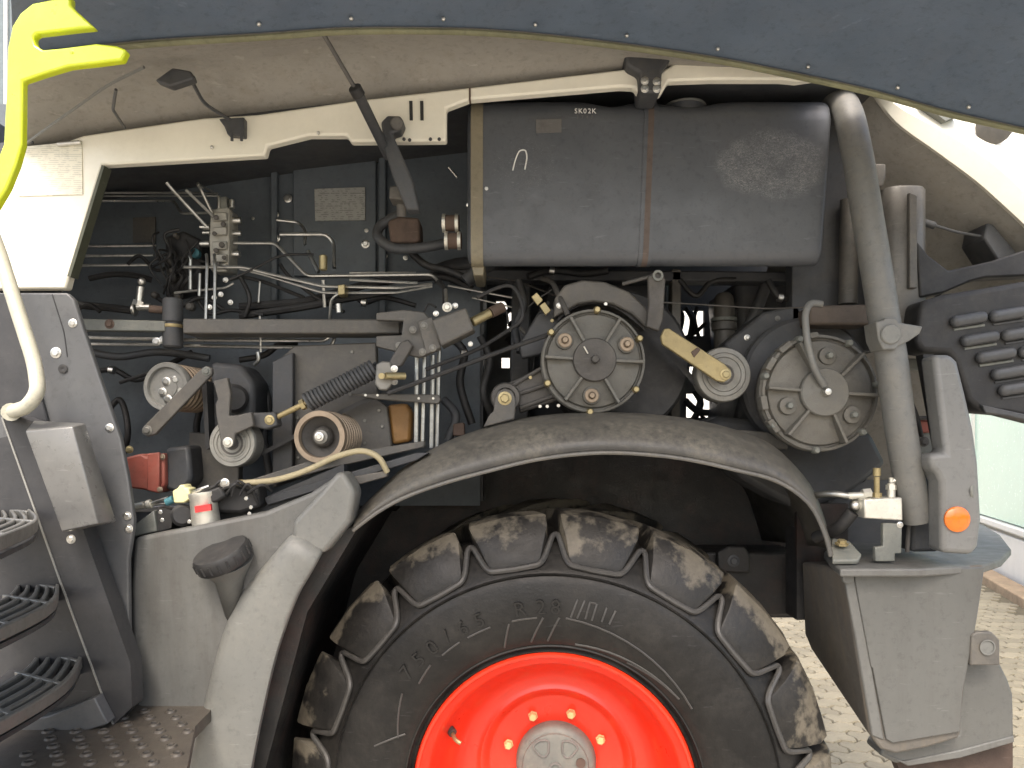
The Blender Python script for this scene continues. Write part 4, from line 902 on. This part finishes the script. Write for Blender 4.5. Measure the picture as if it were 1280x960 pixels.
# ---- wheel arch fender ---------------------------------------------------
lip = smoothline([(441, 662), (470, 640), (504, 621), (550, 604), (600, 590), (671, 573), (740, 565), (800, 566), (860, 573), (919, 586), (971, 600), (1010, 627), (1030, 664), (1038, 694)], 5)
crn = smoothline([(446, 640), (480, 606), (510, 580), (552, 556), (600, 538), (665, 522), (735, 516), (800, 517), (860, 523), (920, 537), (960, 553), (990, 578), (1018, 614), (1036, 664), (1044, 690)], 5)
n_ = 56; lp2 = resample([(p.x, p.y) for p in lip], n_); cr2 = resample([(p.x, p.y) for p in crn], n_)
def Yl(i):
    return -.045
rows = []
rows.append([P(a.x, a.y+3, -.036) for a in lp2])
for t, Y, bl_ in ((0, -.045, 0), (.12, -.048, 0), (.3, -.045, .0), (.55, -.02, 0), (.8, .03, 0), (1, .10, 0)):
    rows.append([P(a.x+(b.x-a.x)*t, a.y+(b.y-a.y)*t, Y) for a, b in zip(lp2, cr2)])
c1 = [P(b.x, b.y, .10) for b in cr2]
wc3 = Vector((WC.x, 0, WC.z))
rows.append([Vector((p.x, .2, p.z))+(p-wc3).normalized()*.006 for p in c1]); rows.append([Vector((p.x, .62, p.z))-(p-wc3).normalized()*.05 for p in c1])
fd = MB().loft(rows)
fender = part('fender', fd, m_mud, H, ang=60)
so_ = fender.modifiers.new('thickness', 'SOLIDIFY'); so_.thickness = .008; so_.offset = -1
for px, py in ((702, 536), (722, 533), (735, 529), (690, 545), (760, 538)):
    pass
part('fender_lip', MB().tube([P(a.x, a.y+1.5, -.047) for a in lp2], .0055, 8, 0), m_lip, fender)
# wheel well
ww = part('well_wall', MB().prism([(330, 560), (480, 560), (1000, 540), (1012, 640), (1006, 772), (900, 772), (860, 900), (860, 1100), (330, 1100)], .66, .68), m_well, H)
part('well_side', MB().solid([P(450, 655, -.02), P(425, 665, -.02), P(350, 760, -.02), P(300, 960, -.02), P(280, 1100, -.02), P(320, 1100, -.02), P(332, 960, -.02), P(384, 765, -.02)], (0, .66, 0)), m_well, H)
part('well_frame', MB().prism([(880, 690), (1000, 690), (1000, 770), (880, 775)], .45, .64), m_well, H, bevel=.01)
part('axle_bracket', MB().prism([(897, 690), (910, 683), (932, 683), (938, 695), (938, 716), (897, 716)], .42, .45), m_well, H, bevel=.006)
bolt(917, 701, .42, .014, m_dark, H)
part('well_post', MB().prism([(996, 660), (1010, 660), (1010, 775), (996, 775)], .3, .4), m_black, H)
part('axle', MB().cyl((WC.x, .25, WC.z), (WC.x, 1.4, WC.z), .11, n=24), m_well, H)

# ---- wheel ---------------------------------------------------------------
WCv = Vector((WC.x, 0, WC.z))
wheel = part('wheel', MB().lathe([(.388, .10), (.392, .02), (.392, -.012), (.387, -.018), (.380, -.016), (.374, -.004), (.362, .004), (.352, .02), (.345, .05), (.333, .10), (.305, .155), (.272, .188), (.25, .198), (.238, .196), (.228, .192), (.218, .198), (.206, .214), (.195, .220), (.05, .222), (.05, .24), (.20, .24), (.30, .24), (.34, .3)], WCv, (0, 1, 0), 96, cap=False), m_rim, H, ang=40, origin=WCv, label='bright red wheel disc')
tp = [(.386, .07), (.388, .005), (.395, -.012), (.402, -.006), (.415, -.022), (.44, -.038), (.48, -.048), (.53, -.047), (.585, -.038), (.612, -.030), (.624, -.020), (.630, -.016), (.652, .004), (.682, .034), (.702, .066), (.716, .11), (.720, .17), (.720, .32), (.720, .46), (.71, .54), (.68, .60), (.62, .64), (.53, .69), (.44, .68), (.386, .6)]
tyre = part('tyre', MB().lathe(tp, WCv, (0, 1, 0), 120, cap=False), m_tyre, wheel, ang=50, origin=WCv)
NL = 18; PH0 = 99.6+10.05
def rp_(deg, r, Y): return Vector((r*math.cos(R(deg)), Y, r*math.sin(R(deg))))
def lug_mesh(side):
    m = MB(); rows = []
    # stations from the side wall over the shoulder to the tread centre; (Y, r_base, r_top, half width deg base, half width deg top, centre shift)
    st_ = [(-.014, .636, .641, 6.0, 5.8, 0), (-.006, .64, .664, 6.7, 6.5, 0), (.014, .645, .708, 7.7, 7.4, .0), (.036, .65, .746, 8.6, 8.2, .2), (.058, .66, .768, 8.9, 8.3, .6), (.09, .67, .775, 8.4, 7.3, 1.8), (.15, .68, .776, 6.4, 4.8, 5), (.25, .69, .768, 5.0, 3.4, 10), (.37, .69, .758, 4.2, 2.8, 15.5)]
    for Y, rb, rtp, wb, wt, cs in st_:
        yy = Y if side > 0 else .64-Y
        rows.append([rp_(cs-wb, rb, yy), rp_(cs-wt-.1, rtp-.004, yy), rp_(cs-wt+.25, rtp, yy), rp_(cs, rtp+.001, yy), rp_(cs+wt-.25, rtp, yy), rp_(cs+wt+.1, rtp-.004, yy), rp_(cs+wb, rb, yy)])
    m.loft(rows); n7 = 7
    m.f += [tuple(range(6, -1, -1)), tuple(len(m.v)-7+i for i in range(7))]
    return m
for side in (1, -1):
    src = None
    for i in range(NL):
        a = PH0-90+i*360/NL+(10 if side < 0 else 0)
        if src is None:
            src = part('tyre_lug', lug_mesh(side), m_lug, wheel, origin=(0, 0, 0), ang=24); src.location = (0, 0, 0); o = src
        else: o = inst('tyre_lug', src, wheel, WCv)
        # Y rotation turns +X towards -Z
        o.rotation_euler = (0, -R(a), 0)
rib = []
for i in range(NL):
    c0 = PH0-90+i*360/NL
    for da, r, Y in ((-10, .712, .050), (-9.2, .706, .040), (-7.4, .652, -.004), (-6.2, .636, -.020), (0, .630, -.022), (6.2, .636, -.020), (7.4, .652, -.004), (9.2, .706, .040)):
        rib.append(rp_(c0+da, r, Y)+WCv)
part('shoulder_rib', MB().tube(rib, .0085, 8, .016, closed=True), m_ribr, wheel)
part('sidewall_ring', MB().lathe([(.606, -.032), (.610, -.037), (.614, -.029)], WCv, (0, 1, 0), 120, closed=True), m_tyre, wheel)
part('bead_ring', MB().lathe([(.408, -.014), (.412, -.024), (.418, -.022)], WCv, (0, 1, 0), 120, closed=True), m_tyre, wheel)
# raised lettering round the side wall
let = MB()
def arc_text(txt, r, a0, step, size, m, dep=.0045):
    for i, ch in enumerate(txt):
        if ch == ' ': continue
        a = a0-i*step; t = R(a-90)
        rot = Matrix.Rotation(-t, 3, 'Y')
        sl = Matrix.Rotation(R(8), 3, 'X')
        part('tyre_letter', text_mb(ch, size, dep, None, at=rp_(a, r, -.0475)+WCv, basis=rot @ sl @ FACE), m_letter, wheel)
for ch, a in zip('750/65R28', (140, 134.5, 129, 123.5, 118, 112.5, 99.8, 93.6, 89.2)): arc_text(ch, .524, a, 0, .058, let)
# raised swoosh lines and block outlines
sw = MB()
def arcline(a0, a1, r0, r1, n=10): return [rp_(a0+(a1-a0)*t/n, r0+(r1-r0)*t/n, 0)+WCv for t in range(n+1)]
def sideY(r):
    for (ra, ya), (rb, yb) in zip(tp[4:], tp[5:]):
        if ra <= r <= rb: return ya+(yb-ya)*(r-ra)/(rb-ra)
    return -.03
def online(pts): return [Vector((p.x, sideY((Vector((p.x, 0, p.z))-WCv).length)-.0012, p.z)) for p in pts]
for a, b, r0, r1 in ((84.5, 83, .50, .55), (82.5, 81, .50, .55), (80, 79.5, .502, .548), (78, 77.5, .502, .548), (79.7, 77.8, .548, .548), (75, 74.6, .505, .545), (72.6, 72, .505, .545), (86, 35, .497, .452), (92, 88, .43, .497), (98, 93, .43, .497), (103, 95, .497, .497), (118, 110, .495, .497), (128, 121, .492, .495), (108, 104, .43, .492), (140, 133, .48, .492), (82, 40, .425, .44), (62, 40, .425, .44), (160, 146, .455, .50), (165, 158, .51, .44)):
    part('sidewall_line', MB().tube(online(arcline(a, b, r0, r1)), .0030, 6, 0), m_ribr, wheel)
wheel.rotation_euler = (0, 0, R(-5)); wheel.location.z -= .010
# hub, nuts, valve
HC = WCv+Vector((0, .222, 0))
hub = part('hub_cap', MB().lathe([(.122, 0), (.120, -.03), (.112, -.042), (.10, -.046), (.098, -.052), (.090, -.055), (0, -.056)], HC, (0, 1, 0), 48), m_hub, wheel)
for sx in (-1, 1):
    pts = [(sx*.020, .082), (sx*.020, .045), (sx*.032, .030), (sx*.048, .036), (sx*.068, .062), (sx*.050, .080)]
    part('hub_emboss', MB().tube([HC+Vector((x, -.057, z)) for x, z in pts], .0032, 6, .01, closed=True), m_bumper, wheel)
part('hub_ring', MB().lathe([(.018, -.054), (.018, -.062), (.012, -.062), (.012, -.054)], HC, (0, 1, 0), 24, closed=True), m_bumper, wheel)
part('hub_plug', MB().cyl(HC+Vector((.075, -.062, .018)), HC+Vector((.075, -.05, .018)), .014, n=14), m_rust, wheel)
nsrc = None
for i in range(8):
    a = 72.5+i*45; p = HC+Vector((math.cos(R(a))*.152, -.002, math.sin(R(a))*.152))
    if nsrc is None: nsrc = part('wheel_nut', MB().lathe([(.015, 0), (.015, -.004), (.0125, -.005), (.0125, -.018), (.009, -.021), (0, -.021)], (0, 0, 0), (0, 1, 0), 6), m_nut, wheel, origin=(0, 0, 0)); nsrc.location = p-WCv
    else: inst('wheel_nut', nsrc, wheel, p)
part('valve_stem', MB().tube([WCv+Vector((-.302, .10, .125)), WCv+Vector((-.285, .06, .115)), WCv+Vector((-.268, .055, .107))], .006, 8, .01), m_brass, wheel)
part('valve_base', MB().cyl(WCv+Vector((-.31, .105, .13)), WCv+Vector((-.296, .09, .122)), .013, n=12), m_castd, wheel)

# ---- lower left: panels, steps, platform ---------------------------------
spn = part('side_panel', MB().prism([(-60, 366), (84, 366), (92, 374), (104, 412), (122, 466), (150, 548), (160, 600), (167, 650), (166, 662), (160, 700), (162, 840), (120, 900), (-60, 900)], -.12, -.10), m_plate, H, bevel=.004)
part('panel_fold', MB().prism([(-60, 365), (6, 366), (44, 470), (60, 528), (20, 524), (-60, 470)], -.132, -.121), m_stringer, spn, bevel=.003)
for x, y, r in ((91, 404, .008), (137, 535, .008), (70, 441, .010), (159, 645, .008), (161, 661, .008), (89, 674, .008)): bolt(x, y, -.12 if y != 674 else -.2, r, m_steel, spn)
part('lock_hole', MB().lathe([(.011, 0), (.012, -.003), (.008, -.004), (0, -.001)], P(79, 461, -.121), (0, 1, 0), 16, cap=False), m_black, spn)
part('panel_crease', MB().tube([P(65, 368, -.121), P(80, 415, -.121), P(84, 446, -.121)], .0014, 5, .02), m_stringer, spn)
stg = part('step_stringer', MB().prism([(2, 522), (24, 521), (58, 533), (105, 666), (163, 830), (165, 884), (141, 907), (75, 728)], -.20, -.14), m_stringer, H)
part('stringer_edge_highlight', MB().prism([(1, 522), (3, 521.5), (76.3, 727.6), (142.3, 906.5), (140.5, 907.5), (74.3, 728.4)], -.203, -.19), m_lgrey, stg)  # thin pale strip paints the highlight along the stringer's bevelled edge
part('well_back', MB().prism([(-80, 480), (0, 520), (75, 728), (141, 907), (141, 960), (-80, 960)], .05, .07), m_stringer, H)
part('well_flank', MB().solid([P(10, 545, -.19), P(76, 730, -.19), P(140, 906, -.19), P(110, 960, -.19), P(-20, 960, -.19), P(-60, 700, -.19), P(-50, 560, -.19)], (-.06, .2, 0)), m_stringer, H)
tbx = part('tool_box', MB().loft([[P(31, 539, -.272), P(91, 533, -.272), P(122, 655, -.272), P(77, 665, -.272)], [P(42, 525, -.205), P(107, 529, -.205), P(146, 652, -.205), P(92, 664, -.205)]], close_u=True), m_boxp, H, bevel=.004)
tbx.data.update()
bmx = bmesh.new(); bmx.from_mesh(tbx.data); bmesh.ops.holes_fill(bmx, edges=[e for e in bmx.edges if e.is_boundary]); bmesh.ops.recalc_face_normals(bmx, faces=bmx.faces); bmx.to_mesh(tbx.data); bmx.free()
def step(px_r, py_r, pyf0, pyb0, w0=-.2):
    z = CZ-(py_r-HY)*(w0-CY)/F
    r0 = Q(px_r, py_r, z); f0 = Q(0, pyf0, z); b0 = Q(0, pyb0, z)
    dirv = (f0-r0); fe = f0+dirv*.9
    inn_ = b0-r0; side = Vector((-1, .0, 0))
    mid = (r0+f0)/2+Vector((.03, .02, 0))
    curve = smoothline([r0, mid, f0, fe+Vector((-.10, 0, 0))], 6)
    s_ = part('step', MB().loft([[p for p in curve], [p+Vector((-.016, .012, 0)) for p in curve]], thick=(0, 0, -.028)), m_tread, H, bevel=.003)
    for k_ in range(4):
        off = .035+.036*k_
        part('tread_bar', MB().loft([[p+Vector((-off, off*.55, -.004)) for p in curve], [p+Vector((-off-.016, off*.55+.010, -.004)) for p in curve]], thick=(0, 0, -.02)), m_tread, s_, bevel=.003)
    for t in (1, 6, 11, 16):
        p = curve[t]
        part('cross_bar', MB().box(p+Vector((-.09, .05, -.012)), (.18, .012, .018), Matrix.Rotation(R(-29), 3, 'Z')), m_tread, s_, bevel=.002)
    part('step_tray', MB().loft([[p+Vector((-.01, .01, -.036)) for p in curve], [p+Vector((-.24, .13, -.036)) for p in curve]], thick=(0, 0, -.01)), m_stringer, s_)
step(38, 636, 670, 639); step(74, 730, 785, 747); step(103, 821, 902, 869)
for x, y in ((62, 765), (4, 582)):
    o = part('step_clip', MB().prism([(x-11, y-3), (x+8, y-4), (x+8, y+2), (x-11, y+3)], -.135, -.1), m_steel, H, bevel=.002)
    bolt(x+10, y-1, -.135, .005, m_steel, o)
ZP = 1.0
zpp = [Q(160, 882, ZP), Q(245, 905, ZP), Q(330, 925, ZP)]
pl = MB().solid([Q(-40, 990, ZP)+Vector((0, -.2, 0)), Q(224, 1010, ZP), Q(244, 908, ZP), Vector((Q(252, 896, ZP).x, .0, ZP)), Vector((Q(-100, 960, ZP).x, .0, ZP))], (0, 0, -.03))
plat = part('platform', pl, m_floor, H)
dsrc = None
for j in range(14):
    for i in range(22):
        x = -1.2+i*.068+(j % 2)*.034; y = -.62+j*.046
        d = y-CY; px = CX+x*F/d; py = HY+(CZ-ZP)*F/d
        if px < 0 or px > 240-(py-905)*.25 or py > 985 or y > -.09 or px < 90-(py-880)*1.0: continue
        if dsrc is None:
            dsrc = part('grip_dimple', MB().lathe([(.0155, 0), (.0130, .005), (.0095, .0058), (.0085, .001), (0, .0008)], (0, 0, 0), (0, 0, 1), 12), m_floor, plat, origin=(0, 0, 0))
            dh = part('grip_hole', MB().lathe([(.0088, .0022), (0, .0022)], (0, 0, 0), (0, 0, 1), 12), m_black, plat, origin=(0, 0, 0)); dsrc.location = Vector((x, y, ZP))-WL[plat]; dh.location = Vector((x, y, ZP))-WL[plat]
        else: inst('grip_dimple', dsrc, plat, (x, y, ZP)); inst('grip_hole', dh, plat, (x, y, ZP))
part('platform_side', MB().prism([(-60, 900), (0, 906), (60, 895), (118, 872), (135, 905), (40, 935), (0, 955), (-60, 985)], -.24, -.2), m_plate, H, bevel=.004)
part('gap_plate', MB().prism([(148, 640), (185, 640), (185, 905), (148, 905)], .03, .05), m_dark, H)
# washer tank body and front bumper strip
wt_ = part('front_fender_panel', MB().prism([(166, 690), (168, 672), (240, 658), (330, 640), (388, 616), (424, 592), (440, 612), (400, 690), (350, 760), (300, 850), (270, 915), (165, 884), (163, 740)], -.07, .02), m_panel, H, bevel=.012, seg=3)
Lf = smoothline([(366, 664), (345, 688), (297, 748), (273, 807), (250, 898), (232, 975), (222, 1040)], 5); Rt = smoothline([(404, 690), (390, 716), (372, 748), (348, 815), (328, 900), (314, 975), (304, 1040)], 5)
a_ = resample([(p.x, p.y) for p in Lf], 30); b_ = resample([(p.x, p.y) for p in Rt], 30)
rows = []
for t, Y in ((0, -.05), (.02, -.078), (.07, -.092), (.16, -.101), (.5, -.107), (.9, -.105), (.965, -.100), (.99, -.09), (1, -.075), (1, .02)):
    rows.append([P(p.x+(q.x-p.x)*t, p.y+(q.y-p.y)*t, Y if k_ > 0 else Y+.02) for k_, (p, q) in enumerate(zip(a_, b_))])
rows = [[q for q in rw] for rw in rows]
for rw in rows: rw.insert(0, Vector((rw[0].x, .0, rw[0].z+.004)))
bp = part('front_fender_strip', MB().loft(rows), m_bumper, H, ang=50)
sf = bp.modifiers.new('thickness', 'SOLIDIFY'); sf.thickness = .006; sf.offset = -1
part('fender_shoulder', MB().prism([(366, 652), (396, 620), (420, 592), (429, 589), (444, 614), (438, 652), (406, 692), (390, 690), (364, 674)], -.084, .02), m_bumper, bp, bevel=.013, seg=3)
ax = Vector((-.30, -.36, .88)).normalized(); cc = P(281, 700, -.10)
wcap = part('washer_cap', MB().lathe([(.066, -.010), (.072, -.008), (.0745, -.004), (.0745, .026), (.070, .033), (.054, .036), (.046, .034), (.02, .037), (0, .038)], cc, ax, 40), m_black, H, label='round black reservoir cap')
for i in range(20):
    t = 2*math.pi*i/20; u_ = ax.orthogonal().normalized(); v_ = ax.cross(u_); dd = u_*math.cos(t)+v_*math.sin(t)
    part('cap_grip', MB().tube([cc+dd*.0748, cc+dd*.0748+ax*.024], .0028, 5, 0), m_black, wcap)
part('washer_neck', MB().tube([cc-ax*.004, cc+Vector((.006, .02, -.05)), cc+Vector((.004, .05, -.20))], .072, 28, .0, r2=.008), m_panel, wcap, ang=80)
# small plumbing above the panel
fp = part('fuel_pump', MB().prism([(264, 612), (300, 600), (322, 606), (326, 634), (300, 642), (262, 640)], .0, .08), m_black, H, bevel=.01)
ff_ = part('filter_bowl', MB().lathe([(S(16), 0), (S(17), .008), (S(16), .075), (S(17.5), .08), (S(17.5), .09)], P(258, 656, -.02)-Vector((0, 0, 0)), (-.12, 0, 1), 24), m_silver, H)
part('red_label', MB().prism([(243, 633), (263, 630), (264, 638), (244, 641)], -.0595, -.05), m_redmark, ff_)
part('filter_head', MB().prism([(241, 620), (274, 608), (282, 620), (270, 628), (244, 632)], -.04, .03), m_black, ff_, bevel=.006)
yc = part('yellow_connector', MB().prism([(215, 614), (222, 610), (224, 606), (230, 606), (231, 610), (236, 610), (237, 624), (230, 629), (217, 629)], -.02, .03), m_yellowpl, H, bevel=.004)
part('blue_plug', MB().cyl(P(208, 628, .0), P(217, 624, .0), S(5), n=12), m_teal, yc)
pipes('cable', [([(166, 633, .02), (186, 630, .01), (210, 622, .0)], .004), ([(186, 632, .015), (212, 629, .0)], .003), ([(236, 618, .0), (250, 612, -.01), (262, 608, -.01)], .006)], m_pipe, H)
part('hose_ferrule', MB().cyl(P(166, 634, .02), P(181, 631, .015), S(4.5), n=10).cyl(P(184, 630.5, .01), P(189, 629.5, .01), S(5.5), n=10), m_silver, H)
part('pump_bracket', MB().prism([(168, 656), (192, 638), (196, 664), (168, 671)], -.01, .02), m_hub, H, bevel=.003)
part('pump_motor', MB().cyl(P(228, 644, -.02), P(228, 644, .08), S(14), n=20, ch=.008).prism([(196, 634), (216, 638), (214, 660), (198, 664)], .0, .06), m_black, H)
for x, y in ((201, 640), (203, 650), (237, 652), (308, 623), (312, 642), (314, 634)): bolt(x, y, -.03, .006, m_steel, H, 'pump_bolt', False)
for i in range(7):
    x = 250+i*10
    part('wire', MB().tube(smoothline([P(x, 622-rnd.uniform(0, 10), -.02), P(x+rnd.uniform(5, 18), 606+rnd.uniform(-6, 8), -.03), P(x+22+rnd.uniform(0, 12), 612+rnd.uniform(-4, 20), .0)], 6), .0042, 6, 0), m_black, H)
bolt(281, 604, -.03, .009, m_steel, H, 'hose_nut'); part('hose_ferrule', MB().cyl(P(298, 605, -.0), P(304, 604, -.0), S(5), n=8), m_brass, H)
pipes('beige_hose', [([(302, 604, .0), (345, 601, .0), (385, 588, -.0), (420, 570, .0), (452, 562, .0), (474, 570, .0), (484, 590, .02)], .0085)], m_beige, H, 10, .05)
part('lower_rail', MB().prism([(312, 600), (400, 572), (530, 551), (530, 559), (410, 586), (312, 614)], .08, .12), m_frame, H, bevel=.003)
part('lower_rail', MB().prism([(330, 622), (520, 566), (536, 566), (520, 576), (334, 632)], .04, .08), m_dark, H, bevel=.003)
part('lower_rail', MB().prism([(440, 596), (484, 588), (484, 596), (444, 607)], .02, .05), m_frame, H, bevel=.003)
part('sill', MB().prism([(166, 668), (250, 652), (250, 640), (330, 622), (430, 580), (430, 640), (166, 700)], .06, .1), m_dark, H)

# ---- right rear: side box, tail panel, valve, counterweight -------------
def zpoly(pts, z, th): return MB().solid([Q(x, y, z) for x, y in pts], (0, 0, -th))
ZS = P(0, 708, -.07).z
shelf = part('shelf', zpoly([(1040, 703), (1050, 711), (1150, 711), (1231, 706), (1252, 699), (1264, 686), (1250, 668), (1228, 655), (1060, 655), (1030, 690)], ZS, .022), m_panel, H, bevel=.005)
sbm = MB().loft([[P(x, y, -.06) for x, y in ((1054, 712), (1232, 706), (1222, 770), (1206, 860), (1200, 924), (1160, 936), (1120, 944), (1100, 938), (1088, 920))],
    [P(x, y, .26) for x, y in ((1002, 702), (1170, 700), (1165, 740), (1160, 770), (1155, 800), (1120, 806), (1060, 810), (1014, 812), (1005, 790))]], close_u=True)
sbm.f += [tuple(range(8, -1, -1)), tuple(range(9, 18))]
sb = part('side_box', sbm, m_boxside, H, bevel=.010, seg=3)
dr = part('box_door', MB().prism([(1068, 720), (1074, 717), (1231, 709), (1221, 776), (1204, 862), (1200, 915), (1116, 929), (1108, 924), (1091, 835), (1089, 834)], -.068, -.058), m_wash, sb, bevel=.003)
part('box_corner', MB().prism([(1054, 714), (1068, 716), (1072, 742), (1090, 834), (1106, 926), (1090, 920), (1070, 800)], -.064, -.055), m_panel, sb, bevel=.004)
part('box_hinge', MB().prism([(1053, 713), (1069, 715), (1068, 728), (1060, 731), (1054, 728)], -.075, -.06), m_panel, sb, bevel=.004)
cw = part('counterweight', MB().prism([(1200, 835), (1208, 828), (1250, 828), (1260, 848), (1267, 868), (1268, 922), (1240, 934), (1160, 950), (1120, 955), (1100, 944), (1104, 934), (1198, 918)], -.02, .07), m_wash, H, bevel=.008)
part('counterweight_edge', MB().prism([(1106, 942), (1130, 952), (1200, 938), (1268, 920), (1268, 928), (1200, 948), (1135, 958)], -.024, -.01), m_panel, cw, bevel=.003)
part('weight_underside', MB().prism([(1120, 952), (1266, 928), (1266, 990), (1140, 1000)], .02, .06), m_rustd, cw)
lg = MB().prism([(1213, 832), (1215, 794), (1222, 790), (1240, 790), (1250, 800), (1250, 832)], -.075, -.055)
lug = part('tow_lug', lg, m_frame, H, bevel=.004)
part('lug_hole', MB().lathe([(.0195, 0), (.021, -.003), (.018, -.003), (.017, .001), (0, .001)], P(1234, 809, -.0765), (0, 1, 0), 24, cap=False), m_bumper, lug)
# tail light panel
tl = part('tail_panel', MB().prism([(1167, 443), (1190, 443), (1198, 452), (1208, 492), (1218, 536), (1224, 580), (1228, 650), (1224, 683), (1216, 694), (1177, 691), (1176, 603), (1172, 593), (1163, 584), (1162, 567), (1182, 566)], -.085, -.01), m_light, H, bevel=.014, seg=3)
part('panel_edge', MB().prism([(1154, 443), (1167, 443), (1182, 565), (1176, 566)], -.02, .02), m_black, tl)
part('amber_reflector', MB().lathe([(S(16, -.09), .002), (S(16, -.09), -.004), (S(14.5, -.09), -.007), (S(8, -.09), -.010), (0, -.011)], P(1196, 649, -.087), (0, 1, 0), 32), m_amber, tl)
part('panel_dimple', MB().lathe([(.022, 0), (.020, -.004), (.014, -.005), (.013, 0), (0, .0)], P(1217, 614, -.075), (-.8, 1, 0), 20, cap=False), m_hub, tl)
part('tail_inner', MB().prism([(1140, 590), (1164, 584), (1172, 596), (1175, 690), (1140, 690)], .06, .14), m_dark, H, bevel=.01)
part('tail_bracket', MB().prism([(1146, 540), (1164, 520), (1178, 565), (1164, 600), (1156, 600)], .06, .09), m_hub, H, bevel=.004)
part('tail_lamp', MB().prism([(1148, 524), (1168, 526), (1170, 540), (1150, 542)], .05, .1), m_red, H, bevel=.006)
bolt(1155, 552, .06, .010, m_castd, H)
part('tail_rod', MB().cyl(P(1130, 523, .04), P(1170, 522, .04), .006, n=10), m_castd, H)
part('tail_crossbar', MB().prism([(1122, 448), (1160, 448), (1158, 462), (1126, 462)], .16, .2), m_hub, H, bevel=.004)
part('cable', MB().tube(smoothline([P(1138, 500, .03), P(1146, 520, .03), P(1152, 545, .05)], 5), .006, 8, 0), m_black, H)
vl = part('drain_valve', MB().prism([(1080, 624), (1128, 622), (1129, 651), (1081, 648)], -.04, .04), m_silver, H, bevel=.004)
part('fitting', MB().cyl(P(1096, 622, 0), P(1096, 596, 0), S(3.5), n=12).cyl(P(1096, 595, 0), P(1096, 585, 0), S(4.5), n=10).cyl(P(1096, 622, 0), P(1096, 616, 0), S(6), n=6), m_zinc, vl)
part('fitting', MB().cyl(P(1114, 622, 0), P(1114, 604, 0), S(5), n=12).cyl(P(1114, 612, 0), P(1114, 606, 0), S(6.5), n=6).cyl(P(1114, 603, 0), P(1114, 597, 0), S(3), n=10).cyl(P(1114, 602, 0), P(1128, 597, 0), S(3), n=8), m_silver, vl)
part('fitting', MB().cyl(P(1060, 620, .0), P(1082, 619, .0), S(4.5), n=12).cyl(P(1078, 617, 0), P(1088, 616, 0), S(6), n=6), m_silver, vl)
part('fitting', MB().sphere(P(1069, 632, .0), S(7)).cyl(P(1075, 633, 0), P(1081, 633, 0), S(8), n=12), m_steel, vl)
part('drain_pipe', MB().tube([P(1062, 620, .0), P(1040, 617, .02), P(1020, 619, .06), P(1012, 620, .14)], S(4.5), 10, .04), m_pipe, vl)
part('drain_hose', MB().tube([P(1066, 640, .0), P(1050, 660, .02), P(1020, 672, .1)], S(8), 12, .05), m_black, vl)
vbk = part('valve_bracket', MB().prism([(1104, 654), (1128, 654), (1127, 692), (1119, 692), (1119, 702), (1094, 702), (1094, 684), (1104, 683)], -.03, -.012), m_hub, H, bevel=.003)
bolt(1125, 656, -.03, .006, m_steel, vbk)
gb = part('guard_foot', MB().solid([P(1040, 684, -.02), P(1041, 701, -.06), P(1073, 701, -.06), P(1077, 692, -.05), P(1062, 676, .04), P(1040, 672, .05)], (0, .005, -.012)), m_hub, H, bevel=.004)
part('foot_bolt', MB().lathe([(.018, 0), (.018, .005), (.012, .006), (.012, .014), (0, .014)], P(1052, 681, -.01), (0, -.2, 1), 6), m_zinc, gb)
part('well_end_plate', MB().prism([(996, 630), (1060, 630), (1060, 712), (996, 712)], .28, .30), m_well, H)
part('box_rear_wall', MB().prism([(1010, 600), (1140, 600), (1140, 690), (1010, 690)], .4, .42), m_dark, H)
pipes('cable', [([(1165, 620, .05), (1145, 632, .05), (1136, 650, .04), (1134, 690, .04)], .006)], m_castd, H, fil=.04)
